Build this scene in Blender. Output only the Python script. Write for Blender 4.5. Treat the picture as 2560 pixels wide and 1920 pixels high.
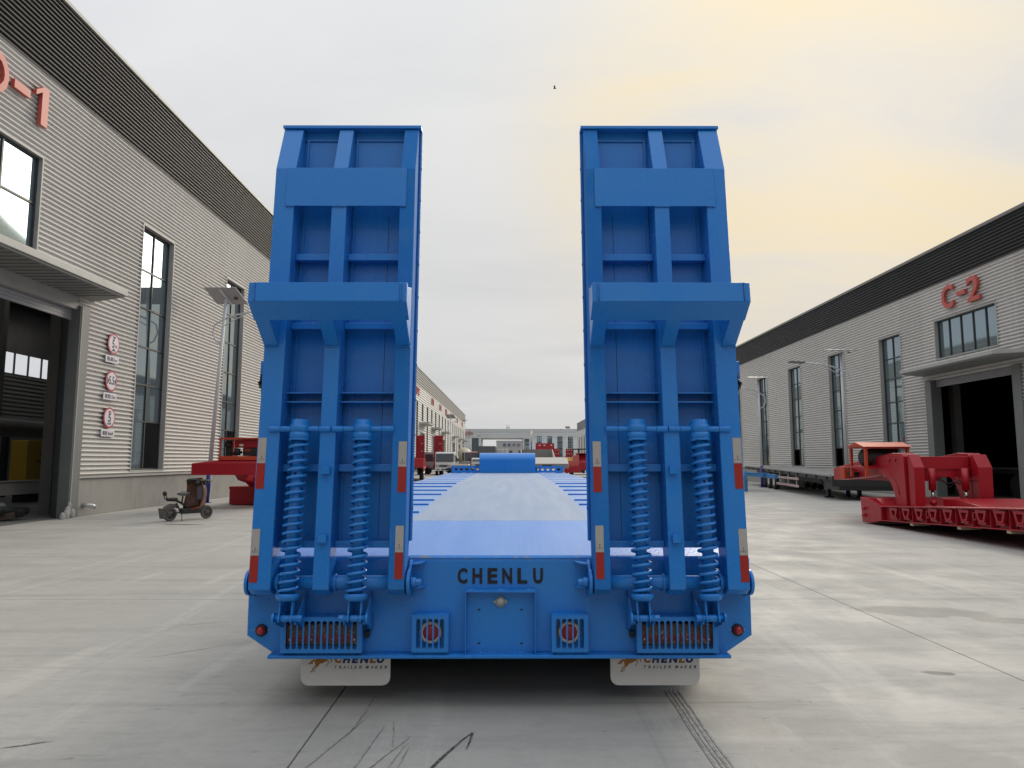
import bpy, bmesh, math, random
from mathutils import Vector, Matrix
random.seed(7)
sc = bpy.context.scene
for o in list(bpy.data.objects): bpy.data.objects.remove(o)
COL = sc.collection
R = math.radians
PI = math.pi

# ------------------------------------------------------------------ camera
cam = bpy.data.cameras.new('camera'); cam_o = bpy.data.objects.new('camera', cam); COL.objects.link(cam_o)
cam.sensor_width = 36.0; cam.lens = 36.0 * 1775 / 2560; cam.clip_start = 0.05; cam.clip_end = 3000
cam_o.location = (0.06, 0, 1.5)
cam_o.rotation_euler = (R(90) + math.atan(190 / 1775), 0, -math.atan(6 / 1775))
sc.camera = cam_o

# ------------------------------------------------------------------ sky, sun, exposure
SUN_AZ = R(27)      # to the right of the view direction
SUN_EL = R(24)
sun_dir = Vector((math.sin(SUN_AZ) * math.cos(SUN_EL), math.cos(SUN_AZ) * math.cos(SUN_EL), math.sin(SUN_EL)))
w = bpy.data.worlds.new('World'); sc.world = w; w.use_nodes = True
nt = w.node_tree; nt.nodes.clear()
def N(t, **k):
    n = nt.nodes.new(t)
    for a, b in k.items(): setattr(n, a, b)
    return n
def L(a, b): nt.links.new(a, b)
out = N('ShaderNodeOutputWorld'); bg = N('ShaderNodeBackground'); L(bg.outputs[0], out.inputs[0])
bg.inputs['Strength'].default_value = 0.1
sky = N('ShaderNodeTexSky', sky_type='NISHITA', sun_disc=False, sun_elevation=SUN_EL, sun_rotation=SUN_AZ, air_density=1.5, dust_density=4.0)
tc = N('ShaderNodeTexCoord')
nrm = N('ShaderNodeVectorMath', operation='NORMALIZE'); L(tc.outputs['Generated'], nrm.inputs[0])
sep = N('ShaderNodeSeparateXYZ'); L(nrm.outputs[0], sep.inputs[0])
# cloud layer: direction projected on a flat ceiling
zc = N('ShaderNodeMath', operation='MAXIMUM'); L(sep.outputs['Z'], zc.inputs[0]); zc.inputs[1].default_value = 0.0
za = N('ShaderNodeMath', operation='ADD'); L(zc.outputs[0], za.inputs[0]); za.inputs[1].default_value = 0.22
dv = N('ShaderNodeVectorMath', operation='DIVIDE'); L(nrm.outputs[0], dv.inputs[0])
cb = N('ShaderNodeCombineXYZ')
for i in range(3): L(za.outputs[0], cb.inputs[i])
L(cb.outputs[0], dv.inputs[1])
mp = N('ShaderNodeMapping'); mp.inputs['Rotation'].default_value = (0, 0, R(-38)); mp.inputs['Scale'].default_value = (1.0, 2.3, 1.0)
L(dv.outputs[0], mp.inputs['Vector'])
nz = N('ShaderNodeTexNoise'); nz.inputs['Scale'].default_value = 1.15; nz.inputs['Detail'].default_value = 7; nz.inputs['Roughness'].default_value = 0.5; nz.inputs['Distortion'].default_value = 0.5
L(mp.outputs[0], nz.inputs['Vector'])
cr = N('ShaderNodeValToRGB'); cr.color_ramp.elements[0].position = 0.3; cr.color_ramp.elements[1].position = 0.72
cr.color_ramp.elements[0].color = (5.85, 5.88, 5.92, 1); cr.color_ramp.elements[1].color = (6.7, 6.68, 6.65, 1)
L(nz.outputs['Fac'], cr.inputs[0])
# cool tint away from the sun, warm towards it
dt = N('ShaderNodeVectorMath', operation='DOT_PRODUCT'); L(nrm.outputs[0], dt.inputs[0]); dt.inputs[1].default_value = sun_dir
glow = N('ShaderNodeMapRange', interpolation_type='SMOOTHERSTEP'); L(dt.outputs['Value'], glow.inputs['Value'])
glow.inputs['From Min'].default_value = 0.872; glow.inputs['From Max'].default_value = 1.0
gm = N('ShaderNodeMath', operation='MULTIPLY_ADD'); L(nz.outputs['Fac'], gm.inputs[0]); gm.inputs[1].default_value = 3.4; gm.inputs[2].default_value = -0.95
gf = N('ShaderNodeMath', operation='MULTIPLY', use_clamp=True); L(glow.outputs[0], gf.inputs[0]); L(gm.outputs[0], gf.inputs[1])
warm = N('ShaderNodeMix', data_type='RGBA'); L(gf.outputs[0], warm.inputs['Factor']); L(cr.outputs[0], warm.inputs['A']); warm.inputs['B'].default_value = (7.3, 6.4, 4.75, 1)
cool = N('ShaderNodeMapRange'); L(dt.outputs['Value'], cool.inputs['Value']); cool.inputs['From Min'].default_value = 0.95; cool.inputs['From Max'].default_value = 0.3
tint = N('ShaderNodeMix', data_type='RGBA', blend_type='MULTIPLY'); L(cool.outputs[0], tint.inputs['Factor']); L(warm.outputs[2], tint.inputs['A']); tint.inputs['B'].default_value = (0.97, 1.0, 1.05, 1)
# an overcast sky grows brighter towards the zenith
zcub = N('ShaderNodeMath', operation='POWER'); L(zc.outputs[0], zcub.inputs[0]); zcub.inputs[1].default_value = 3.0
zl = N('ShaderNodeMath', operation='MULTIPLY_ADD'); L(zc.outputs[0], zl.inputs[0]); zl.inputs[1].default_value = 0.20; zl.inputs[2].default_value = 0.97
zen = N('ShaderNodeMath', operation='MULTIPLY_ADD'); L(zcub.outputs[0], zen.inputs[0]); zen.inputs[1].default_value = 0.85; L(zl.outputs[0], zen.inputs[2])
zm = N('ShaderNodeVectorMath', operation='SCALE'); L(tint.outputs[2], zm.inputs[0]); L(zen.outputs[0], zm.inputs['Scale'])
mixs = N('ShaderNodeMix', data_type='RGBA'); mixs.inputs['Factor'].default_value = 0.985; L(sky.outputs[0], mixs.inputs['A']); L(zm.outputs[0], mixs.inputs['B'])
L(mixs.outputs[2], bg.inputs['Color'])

sun = bpy.data.lights.new('sun', 'SUN'); sun.energy = 1.5; sun.angle = R(24); sun.color = (1.0, 0.9, 0.74)
sun_o = bpy.data.objects.new('sun', sun); COL.objects.link(sun_o)
sun_o.rotation_euler = sun_dir.to_track_quat('Z', 'Y').to_euler(); sun_o.location = sun_dir * 60

vs = sc.view_settings; vs.view_transform = 'Standard'; vs.look = 'None'; vs.gamma = 1; vs.use_curve_mapping = False; vs.exposure = 0.10
sc.render.engine = 'CYCLES'
sc.cycles.use_denoising = True; sc.cycles.max_bounces = 6; sc.cycles.diffuse_bounces = 2; sc.cycles.glossy_bounces = 3
sc.cycles.sample_clamp_indirect = 6.0; sc.cycles.caustics_reflective = False; sc.cycles.caustics_refractive = False

# ------------------------------------------------------------------ materials
MATS = {}
def mat(name, col, rough=0.5, metal=0.0, var=0.0, vscale=3.0, vcol=None, vlo=0.45, vhi=0.7, bump=0.0, bscale=60.0, spec=0.5, emit=None, coat=0.0, rvar=0.0, stretch=(1, 1, 1), streak=0.0, rand=0.0):
    """principled paint / plastic / metal; 'var' mixes vcol in by world-position noise, 'bump' is fine relief"""
    if name in MATS: return MATS[name]
    m = bpy.data.materials.new(name); m.use_nodes = True; t = m.node_tree
    b = t.nodes['Principled BSDF']
    b.inputs['Base Color'].default_value = (*col, 1); b.inputs['Roughness'].default_value = rough; b.inputs['Metallic'].default_value = metal
    b.inputs['Specular IOR Level'].default_value = spec
    if coat: b.inputs['Coat Weight'].default_value = coat; b.inputs['Coat Roughness'].default_value = 0.12
    if emit: b.inputs['Emission Color'].default_value = (*emit[0], 1); b.inputs['Emission Strength'].default_value = emit[1]
    geo = t.nodes.new('ShaderNodeNewGeometry')
    mpn = t.nodes.new('ShaderNodeMapping'); mpn.inputs['Scale'].default_value = stretch; t.links.new(geo.outputs['Position'], mpn.inputs['Vector'])
    if var:
        n = t.nodes.new('ShaderNodeTexNoise'); n.inputs['Scale'].default_value = vscale; n.inputs['Detail'].default_value = 6; n.inputs['Roughness'].default_value = 0.62
        t.links.new(mpn.outputs[0], n.inputs['Vector'])
        mr = t.nodes.new('ShaderNodeMapRange'); mr.interpolation_type = 'SMOOTHSTEP'; mr.inputs['From Min'].default_value = vlo; mr.inputs['From Max'].default_value = vhi; mr.inputs['To Max'].default_value = var
        t.links.new(n.outputs['Fac'], mr.inputs['Value'])
        fac = mr.outputs[0]
        if streak:
            n2 = t.nodes.new('ShaderNodeTexNoise'); n2.inputs['Scale'].default_value = 1.0; n2.inputs['Detail'].default_value = 4
            mp2 = t.nodes.new('ShaderNodeMapping'); mp2.inputs['Scale'].default_value = (9, 9, 0.35); t.links.new(geo.outputs['Position'], mp2.inputs['Vector']); t.links.new(mp2.outputs[0], n2.inputs['Vector'])
            mr2 = t.nodes.new('ShaderNodeMapRange'); mr2.inputs['From Min'].default_value = 0.5; mr2.inputs['From Max'].default_value = 0.75; mr2.inputs['To Max'].default_value = streak
            t.links.new(n2.outputs['Fac'], mr2.inputs['Value'])
            ad = t.nodes.new('ShaderNodeMath'); ad.operation = 'ADD'; ad.use_clamp = True; t.links.new(fac, ad.inputs[0]); t.links.new(mr2.outputs[0], ad.inputs[1]); fac = ad.outputs[0]
        mx = t.nodes.new('ShaderNodeMix'); mx.data_type = 'RGBA'; t.links.new(fac, mx.inputs['Factor'])
        mx.inputs['A'].default_value = (*col, 1); mx.inputs['B'].default_value = (*(vcol or [c * 0.6 for c in col]), 1)
        if rand:      # each sheet a slightly different tone
            oi = t.nodes.new('ShaderNodeObjectInfo'); rr = t.nodes.new('ShaderNodeMapRange'); rr.inputs['To Min'].default_value = 1 - rand; rr.inputs['To Max'].default_value = 1 + rand; t.links.new(oi.outputs['Random'], rr.inputs['Value'])
            sc_ = t.nodes.new('ShaderNodeVectorMath'); sc_.operation = 'SCALE'; t.links.new(mx.outputs[2], sc_.inputs[0]); t.links.new(rr.outputs[0], sc_.inputs['Scale']); t.links.new(sc_.outputs[0], b.inputs['Base Color'])
        else: t.links.new(mx.outputs[2], b.inputs['Base Color'])
        if rvar:
            ra = t.nodes.new('ShaderNodeMath'); ra.operation = 'MULTIPLY_ADD'; t.links.new(fac, ra.inputs[0]); ra.inputs[1].default_value = rvar; ra.inputs[2].default_value = rough; t.links.new(ra.outputs[0], b.inputs['Roughness'])
    if bump:
        n = t.nodes.new('ShaderNodeTexNoise'); n.inputs['Scale'].default_value = bscale; n.inputs['Detail'].default_value = 3
        t.links.new(mpn.outputs[0], n.inputs['Vector'])
        bp = t.nodes.new('ShaderNodeBump'); bp.inputs['Strength'].default_value = bump; bp.inputs['Distance'].default_value = 0.01
        t.links.new(n.outputs['Fac'], bp.inputs['Height']); t.links.new(bp.outputs[0], b.inputs['Normal'])
    MATS[name] = m
    return m

# ------------------------------------------------------------------ mesh building
class MB:
    """collects vertices and faces of one part"""
    def __init__(s): s.v = []; s.f = []; s.sm = []
    def add(s, vs_, fs, smooth=False):
        k = len(s.v); s.v += [tuple(p) for p in vs_]; s.f += [tuple(i + k for i in f) for f in fs]; s.sm += [smooth] * len(fs); return s
    def box(s, x0, x1, y0, y1, z0, z1):
        v = [(x, y, z) for z in (z0, z1) for y in (y0, y1) for x in (x0, x1)]
        return s.add(v, [(0, 2, 3, 1), (4, 5, 7, 6), (0, 1, 5, 4), (2, 6, 7, 3), (0, 4, 6, 2), (1, 3, 7, 5)])
    def obox(s, c, ax, ay, az, hx, hy, hz):
        c = Vector(c); ax, ay, az = Vector(ax) * hx, Vector(ay) * hy, Vector(az) * hz
        v = [c + ax * i + ay * j + az * k for k in (-1, 1) for j in (-1, 1) for i in (-1, 1)]
        return s.add(v, [(0, 2, 3, 1), (4, 5, 7, 6), (0, 1, 5, 4), (2, 6, 7, 3), (0, 4, 6, 2), (1, 3, 7, 5)])
    def bar(s, a, b, wd, ht, up=(0, 0, 1)):
        a, b = Vector(a), Vector(b); d = (b - a); l = d.length; d.normalize(); u = Vector(up)
        x = d.cross(u)
        if x.length < 1e-4: x = d.cross(Vector((1, 0, 0)))
        x.normalize(); y = x.cross(d).normalized()
        return s.obox((a + b) / 2, d, x, y, l / 2, wd / 2, ht / 2)
    def prism(s, pts, fn, a, b):
        """polygon pts (p,q) extruded: fn(p,q,t) -> xyz, from t=a to t=b"""
        n = len(pts); v = [fn(p, q, a) for p, q in pts] + [fn(p, q, b) for p, q in pts]
        return s.add(v, [tuple(range(n)), tuple(range(2 * n - 1, n - 1, -1))] + [(i, (i + 1) % n, n + (i + 1) % n, n + i) for i in range(n)])
    def cyl(s, a, b, r0, r1=None, n=16, caps=True, smooth=True):
        r1 = r0 if r1 is None else r1
        a, b = Vector(a), Vector(b); d = (b - a).normalized(); x = d.orthogonal().normalized(); y = d.cross(x)
        ca = [(math.cos(2 * PI * i / n), math.sin(2 * PI * i / n)) for i in range(n)]
        v = [a + (x * c + y * q) * r0 for c, q in ca] + [b + (x * c + y * q) * r1 for c, q in ca]
        s.add(v, [(i, (i + 1) % n, n + (i + 1) % n, n + i) for i in range(n)], smooth)
        if caps:
            k = len(s.v) - 2 * n
            s.f += [tuple(k + i for i in range(n - 1, -1, -1)), tuple(k + n + i for i in range(n))]; s.sm += [False, False]
        return s
    def lathe(s, a, d, prof, n=20):
        """prof [(r, t)] around axis a + d*t"""
        a = Vector(a); d = Vector(d).normalized(); x = d.orthogonal().normalized(); y = d.cross(x)
        v = []; m = len(prof)
        for r, t in prof:
            for i in range(n):
                q = 2 * PI * i / n; v.append(a + d * t + (x * math.cos(q) + y * math.sin(q)) * r)
        f = [(j * n + i, j * n + (i + 1) % n, (j + 1) * n + (i + 1) % n, (j + 1) * n + i) for j in range(m - 1) for i in range(n)]
        return s.add(v, f, True)
    def tube(s, pts, r, n=8, closed=False):
        pts = [Vector(p) for p in pts]; m = len(pts); v = []; x = None
        for i, p in enumerate(pts):
            if closed: d = pts[(i + 1) % m] - pts[i - 1]
            else: d = pts[min(i + 1, m - 1)] - pts[max(i - 1, 0)]
            d.normalize()
            x = d.orthogonal().normalized() if x is None else (x - d * x.dot(d)).normalized()
            y = d.cross(x); rr = r[i] if isinstance(r, (list, tuple)) else r
            for k in range(n):
                q = 2 * PI * k / n; v.append(p + (x * math.cos(q) + y * math.sin(q)) * rr)
        f = [(j * n + i, j * n + (i + 1) % n, ((j + 1) % m) * n + (i + 1) % n, ((j + 1) % m) * n + i) for j in range(m if closed else m - 1) for i in range(n)]
        s.add(v, f, True)
        if not closed:
            k = len(s.v) - m * n; s.f += [tuple(k + i for i in range(n - 1, -1, -1)), tuple(k + (m - 1) * n + i for i in range(n))]; s.sm += [False, False]
        return s
    def ellipsoid(s, c, rx, ry, rz, n=14, m=8):
        v = []; f = []
        for j in range(m + 1):
            t = PI * j / m
            for i in range(n):
                q = 2 * PI * i / n; v.append((c[0] + rx * math.sin(t) * math.cos(q), c[1] + ry * math.sin(t) * math.sin(q), c[2] + rz * math.cos(t)))
        f = [(j * n + i, (j + 1) * n + i, (j + 1) * n + (i + 1) % n, j * n + (i + 1) % n) for j in range(m) for i in range(n)]
        return s.add(v, f, True)
    def build(s, name, material, parent=None, bevel=0.0, label=None, kind=None, segs=2):
        bm = bmesh.new()
        vv = [bm.verts.new(p) for p in s.v]
        for f, sm in zip(s.f, s.sm):
            try:
                fc = bm.faces.new([vv[i] for i in f]); fc.smooth = sm
            except ValueError: pass
        bmesh.ops.remove_doubles(bm, verts=bm.verts, dist=1e-5)
        bmesh.ops.recalc_face_normals(bm, faces=bm.faces)
        me = bpy.data.meshes.new(name); bm.to_mesh(me); bm.free()
        return link(name, me, material, parent, bevel, label, kind, segs)
ROOT = {}
def link(name, me, material, parent=None, bevel=0.0, label=None, kind=None, segs=2):
    o = bpy.data.objects.new(name, me); COL.objects.link(o)
    if material is not None and not me.materials: me.materials.append(material)
    if parent is not None:
        o.parent = parent
        if parent.name in ROOT: o.matrix_parent_inverse = ROOT[parent.name].copy()
    if bevel:
        b = o.modifiers.new('bevel', 'BEVEL'); b.width = bevel; b.segments = segs; b.limit_method = 'ANGLE'; b.angle_limit = R(38)
    if label: o['label'] = label
    if kind: o['kind'] = kind
    return o
def thing(name, label, cat, loc=(0, 0, 0), rotz=0.0, group=None, world=False, kind=None):
    """an Empty at the thing's base; world=True: its parts are given in world coordinates"""
    o = bpy.data.objects.new(name, None); COL.objects.link(o)
    o.location = loc; o.rotation_euler = (0, 0, rotz); o.empty_display_size = 0.2
    o['label'] = label; o['category'] = cat
    if group: o['group'] = group
    if kind: o['kind'] = kind
    if world: ROOT[o.name] = (Matrix.Translation(loc) @ Matrix.Rotation(rotz, 4, 'Z')).inverted()
    return o
def tag(o, label, cat, group=None):
    o['label'] = label; o['category'] = cat
    if group: o['group'] = group
    return o
def curve_plate(outer, holes, thick, fn):
    """flat plate with holes -> (verts, faces); outer/holes in (p,q); fn(p,q,t) -> xyz"""
    cu = bpy.data.curves.new('tmp', 'CURVE'); cu.dimensions = '2D'; cu.fill_mode = 'BOTH'; cu.extrude = thick / 2
    for poly in [outer] + holes:
        sp = cu.splines.new('POLY'); sp.points.add(len(poly) - 1); sp.use_cyclic_u = True
        for p, q in zip(sp.points, poly): p.co = (q[0], q[1], 0, 1)
    o = bpy.data.objects.new('tmp', cu); COL.objects.link(o)
    me = bpy.data.meshes.new_from_object(o)
    v = [fn(p.co.x, p.co.y, p.co.z) for p in me.vertices]; f = [tuple(p.vertices) for p in me.polygons]
    bpy.data.objects.remove(o); bpy.data.curves.remove(cu); bpy.data.meshes.remove(me)
    return v, f
def text_mesh(txt, size, fn, thick=0.004, bold=0.0, sx=1.0, spacing=1.0, shear=0.0, align='CENTER', res=3, fit=None):
    """lettering as (verts, faces). fit=(width,height) scales it to that box, centred on 0,0"""
    cu = bpy.data.curves.new('tmp', 'FONT'); cu.body = txt; cu.size = size; cu.extrude = thick / 2; cu.offset = bold; cu.shear = shear
    cu.space_character = spacing; cu.align_x = align; cu.align_y = 'CENTER'; cu.resolution_u = res
    o = bpy.data.objects.new('tmp', cu); COL.objects.link(o)
    me = bpy.data.meshes.new_from_object(o)
    co = [(p.co.x * sx, p.co.y, p.co.z) for p in me.vertices]
    if fit and co:
        x0 = min(c[0] for c in co); x1 = max(c[0] for c in co); y0 = min(c[1] for c in co); y1 = max(c[1] for c in co)
        kx = fit[0] / max(x1 - x0, 1e-6); ky = fit[1] / max(y1 - y0, 1e-6)
        co = [((c[0] - (x0 + x1) / 2) * kx, (c[1] - (y0 + y1) / 2) * ky, c[2]) for c in co]
    v = [fn(*c) for c in co]; f = [tuple(p.vertices) for p in me.polygons]
    bpy.data.objects.remove(o); bpy.data.curves.remove(cu); bpy.data.meshes.remove(me)
    return v, f
def arc(cx, cy, r, a0, a1, n):
    return [(cx + r * math.cos(R(a0 + (a1 - a0) * i / n)), cy + r * math.sin(R(a0 + (a1 - a0) * i / n))) for i in range(n + 1)]
def rrect(x0, x1, y0, y1, r, n=5):
    return arc(x1 - r, y1 - r, r, 0, 90, n) + arc(x0 + r, y1 - r, r, 90, 180, n) + arc(x0 + r, y0 + r, r, 180, 270, n) + arc(x1 - r, y0 + r, r, 270, 360, n)
# ------------------------------------------------------------------ materials of the place
M_clad = mat('cladding_light_grey', (0.62, 0.605, 0.58), 0.42, var=0.35, vscale=0.5, vcol=(0.47, 0.455, 0.43), stretch=(1, 0.25, 1), spec=0.4, streak=0.35, rand=0.05)
M_clad_dark = mat('cladding_dark_grey', (0.030, 0.031, 0.034), 0.42, var=0.5, vscale=0.6, vcol=(0.045, 0.045, 0.046), spec=0.35)
M_trim = mat('trim_grey', (0.42, 0.42, 0.40), 0.5, var=0.3, vscale=2)
M_trim_dark = mat('trim_dark_grey', (0.17, 0.18, 0.18), 0.5, var=0.4, vscale=2, vcol=(0.22, 0.22, 0.21))
M_frame = mat('window_frame_charcoal', (0.035, 0.042, 0.045), 0.4)
M_glass = mat('window_glass', (0.25, 0.32, 0.36), 0.04, metal=0.75, bump=0.006, bscale=0.8)
M_plinth = mat('plinth_render', (0.34, 0.33, 0.31), 0.9, var=0.55, vscale=0.9, vcol=(0.24, 0.235, 0.22), bump=0.25, bscale=25, streak=0.35)
M_red_letter = mat('letter_red', (0.50, 0.085, 0.065), 0.45, var=0.3, vscale=3, vcol=(0.58, 0.16, 0.13))
M_shutter = mat('shutter_grey', (0.33, 0.33, 0.36), 0.45, var=0.3, vscale=2)
M_roof = mat('roof_sheet', (0.3, 0.3, 0.3), 0.6)
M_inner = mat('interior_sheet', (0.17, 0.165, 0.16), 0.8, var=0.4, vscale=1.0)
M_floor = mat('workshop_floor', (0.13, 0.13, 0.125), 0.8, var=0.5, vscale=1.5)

# ------------------------------------------------------------------ ground: concrete slabs
def ground_material():
    m = bpy.data.materials.new('dusty_concrete'); m.use_nodes = True; t = m.node_tree; b = t.nodes['Principled BSDF']
    n = t.nodes.new; l = t.links.new
    geo = n('ShaderNodeNewGeometry'); pos = geo.outputs['Position']
    def noise(scale, stretch=(1, 1, 1), rot=0, detail=5, rough=0.6, dist=0.0):
        mp_ = n('ShaderNodeMapping'); mp_.inputs['Scale'].default_value = stretch; mp_.inputs['Rotation'].default_value = (0, 0, rot); l(pos, mp_.inputs['Vector'])
        q = n('ShaderNodeTexNoise'); q.inputs['Scale'].default_value = scale; q.inputs['Detail'].default_value = detail; q.inputs['Roughness'].default_value = rough; q.inputs['Distortion'].default_value = dist
        l(mp_.outputs[0], q.inputs['Vector']); return q.outputs['Fac']
    def mr(v, a, b_, c=0.0, d=1.0):
        q = n('ShaderNodeMapRange'); q.interpolation_type = 'SMOOTHSTEP'; q.inputs['From Min'].default_value = a; q.inputs['From Max'].default_value = b_; q.inputs['To Min'].default_value = c; q.inputs['To Max'].default_value = d; l(v, q.inputs['Value']); return q.outputs[0]
    def mix(f, A, B, mode='MIX'):
        q = n('ShaderNodeMix'); q.data_type = 'RGBA'; q.blend_type = mode; l(f, q.inputs['Factor'])
        for s_, x in (('A', A), ('B', B)):
            if isinstance(x, tuple): q.inputs[s_].default_value = (*x, 1)
            else: l(x, q.inputs[s_])
        return q.outputs[2]
    c = mix(mr(noise(0.35, detail=6), 0.35, 0.68), (0.465, 0.452, 0.42), (0.40, 0.39, 0.363))
    c = mix(mr(noise(2.1, detail=7, rough=0.7, dist=0.6), 0.5, 0.72, 0, 0.5), c, (0.37, 0.36, 0.335))
    # wheel-polished and dust-swept streaks, mostly across the yard
    c = mix(mr(noise(0.9, (0.28, 2.2, 1), R(14), 6, 0.65, 0.4), 0.48, 0.64, 0, 0.6), c, (0.315, 0.308, 0.288))
    c = mix(mr(noise(1.1, (2.6, 0.22, 1), R(8), 6, 0.65, 0.5), 0.52, 0.68, 0, 0.5), c, (0.56, 0.545, 0.505))
    c = mix(mr(noise(0.16, detail=4), 0.56, 0.72, 0, 0.5), c, (0.50, 0.47, 0.44))
    c = mix(mr(noise(6.5, (0.7, 1.6, 1), R(18), 7, 0.75, 0.5), 0.46, 0.66, 0, 0.42), c, (0.335, 0.326, 0.305))
    c = mix(mr(noise(17.0, (1.5, 0.8, 1), R(-20), 6, 0.75, 0.7), 0.52, 0.70, 0, 0.30), c, (0.53, 0.515, 0.48))
    # small dark pits and scuffs
    c = mix(mr(noise(9.0, (0.6, 2.0, 1), R(22), 3, 0.5, 1.0), 0.685, 0.75, 0, 0.55), c, (0.15, 0.147, 0.14))
    c = mix(mr(noise(26.0, detail=2), 0.70, 0.78, 0, 0.5), c, (0.19, 0.185, 0.175))
    c = mix(mr(noise(3.3, (0.35, 3.4, 1), R(30), 4, 0.6, 1.4), 0.66, 0.74, 0, 0.4), c, (0.21, 0.205, 0.19))
    # thin sweeping tyre streaks, grit
    c = mix(mr(noise(1.5, (0.12, 5.0, 1), R(10), 7, 0.7, 0.8), 0.58, 0.72, 0, 0.5), c, (0.26, 0.254, 0.238))
    c = mix(mr(noise(1.3, (5.0, 0.14, 1), R(-6), 7, 0.7, 0.8), 0.60, 0.74, 0, 0.45), c, (0.28, 0.274, 0.256))
    c = mix(mr(noise(140.0, detail=2), 0.55, 0.75, 0, 0.3), c, (0.27, 0.262, 0.245))
    # damp and oily patches, each an ellipse with a frayed rim
    for (px_, py_, rx_, ry_, k_, col_) in ((4.15, 7.25, 0.62, 0.26, 0.75, (0.27, 0.263, 0.245)), (4.75, 6.85, 0.34, 0.13, 0.7, (0.28, 0.272, 0.252)), (-7.6, 16.9, 0.55, 0.10, 0.9, (0.05, 0.048, 0.045)), (3.1, 5.2, 0.10, 0.05, 0.8, (0.14, 0.137, 0.13)), (-2.9, 3.6, 0.5, 0.3, 0.3, (0.25, 0.245, 0.23)), (6.5, 9.2, 0.9, 0.3, 0.3, (0.30, 0.29, 0.27)), (2.3, 3.7, 0.3, 0.25, 0.35, (0.27, 0.262, 0.245))):
        mp_ = n('ShaderNodeMapping'); mp_.vector_type = 'TEXTURE'; mp_.inputs['Location'].default_value = (px_, py_, 0); mp_.inputs['Scale'].default_value = (rx_, ry_, 1); mp_.inputs['Rotation'].default_value = (0, 0, R(-9)); l(pos, mp_.inputs['Vector'])
        ln_ = n('ShaderNodeVectorMath'); ln_.operation = 'LENGTH'; l(mp_.outputs[0], ln_.inputs[0])
        ad_ = n('ShaderNodeMath'); ad_.operation = 'MULTIPLY_ADD'; l(noise(3.5, detail=6, rough=0.7), ad_.inputs[0]); ad_.inputs[1].default_value = 1.6; l(ln_.outputs['Value'], ad_.inputs[2])
        c = mix(mr(ad_.outputs[0], 1.95, 1.6, 0.0, k_), c, col_)
    l(c, b.inputs['Base Color'])
    l(mr(noise(1.2), 0.3, 0.7, 0.62, 0.85), b.inputs['Roughness'])
    bp = n('ShaderNodeBump'); bp.inputs['Strength'].default_value = 0.35; bp.inputs['Distance'].default_value = 0.004; l(noise(60, detail=4), bp.inputs['Height']); l(bp.outputs[0], b.inputs['Normal'])
    return m
M_ground = ground_material()
M_joint = mat('joint_filler', (0.10, 0.098, 0.092), 0.9)
g = MB().add([(-900, -300, -0.022), (900, -300, -0.022), (900, 1500, -0.022), (-900, 1500, -0.022)], [(0, 1, 2, 3)]).build('ground', M_joint)
g['kind'] = 'structure'
XJ = [-23.9, -14.83, -10.23, -5.63, -1.03, 3.57, 8.17, 12.77, 17.37, 26]
YJ = [-10.1, -4.1, 1.9, 7.9, 13.9, 19.9, 25.9, 31.9, 37.9, 43.9, 49.9]
for i in range(len(XJ) - 1):
    for j in range(len(YJ) - 1):
        MB().box(XJ[i] + 0.004, XJ[i + 1] - 0.004, YJ[j] + 0.004, YJ[j + 1] - 0.004, -0.02, 0.0).build('concrete_slab', M_ground, g, bevel=0.004, segs=1)
far = MB()
X0, X1, Y0, Y1 = XJ[0], XJ[-1], YJ[0], YJ[-1]
for (a, b_, c, d) in ((-900, X0, -300, 1500), (X1, 900, -300, 1500), (X0, X1, -300, Y0), (X0, X1, Y1, 1500)):
    far.add([(a, c, 0), (b_, c, 0), (b_, d, 0), (a, d, 0)], [(0, 1, 2, 3)])
far.build('outer_paving', M_ground, g)
# scuffs, tyre tracks and wet stains on the concrete
M_scuff = mat('rubber_scuff', (0.035, 0.034, 0.033), 0.85, var=0.7, vscale=30, vcol=(0.24, 0.235, 0.22), vlo=0.42, vhi=0.62)
M_track = mat('tyre_track_dust', (0.23, 0.225, 0.21), 0.85, var=1.0, vscale=22, vcol=(0.40, 0.39, 0.365), vlo=0.40, vhi=0.60)
def strip(pts, widths, material, name, z=0.004):
    v = []; m = len(pts)
    for i, (x, y) in enumerate(pts):
        a = pts[max(i - 1, 0)]; b_ = pts[min(i + 1, m - 1)]; dx, dy = b_[0] - a[0], b_[1] - a[1]; q = math.hypot(dx, dy); wd = widths[i] if isinstance(widths, list) else widths
        nx, ny = -dy / q * wd / 2, dx / q * wd / 2; v += [(x + nx, y + ny, z), (x - nx, y - ny, z)]
    MB().add(v, [(2 * i, 2 * i + 1, 2 * i + 3, 2 * i + 2) for i in range(m - 1)]).build(name, material, g)
def bez(a, b_, c, n=14): return [((1 - t) ** 2 * a[0] + 2 * t * (1 - t) * b_[0] + t * t * c[0], (1 - t) ** 2 * a[1] + 2 * t * (1 - t) * b_[1] + t * t * c[1]) for t in [i / n for i in range(n + 1)]]
def wob(p, k=0.006): return [(x + random.uniform(-k, k), y + random.uniform(-k, k)) for x, y in p]
arc_p = bez((-0.46, 3.05), (-0.33, 3.75), (-0.145, 4.10))
strip(wob(arc_p, 0.002), [0.006 + 0.012 * math.sin(PI * i / 14) for i in range(15)], M_scuff, 'scuff_mark')
strip([(-0.145, 4.10), (-0.152, 3.98), (-0.165, 3.88)], [0.016, 0.010, 0.004], M_scuff, 'scuff_mark')
for k in range(4):
    xx = 1.075 + 0.028 * k
    strip(wob([(xx + 0.004 * math.sin(i * 0.7), 2.9 + i * 0.16) for i in range(13)], 0.002), 0.011 if k % 2 else 0.017, M_track, 'tyre_track')
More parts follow.
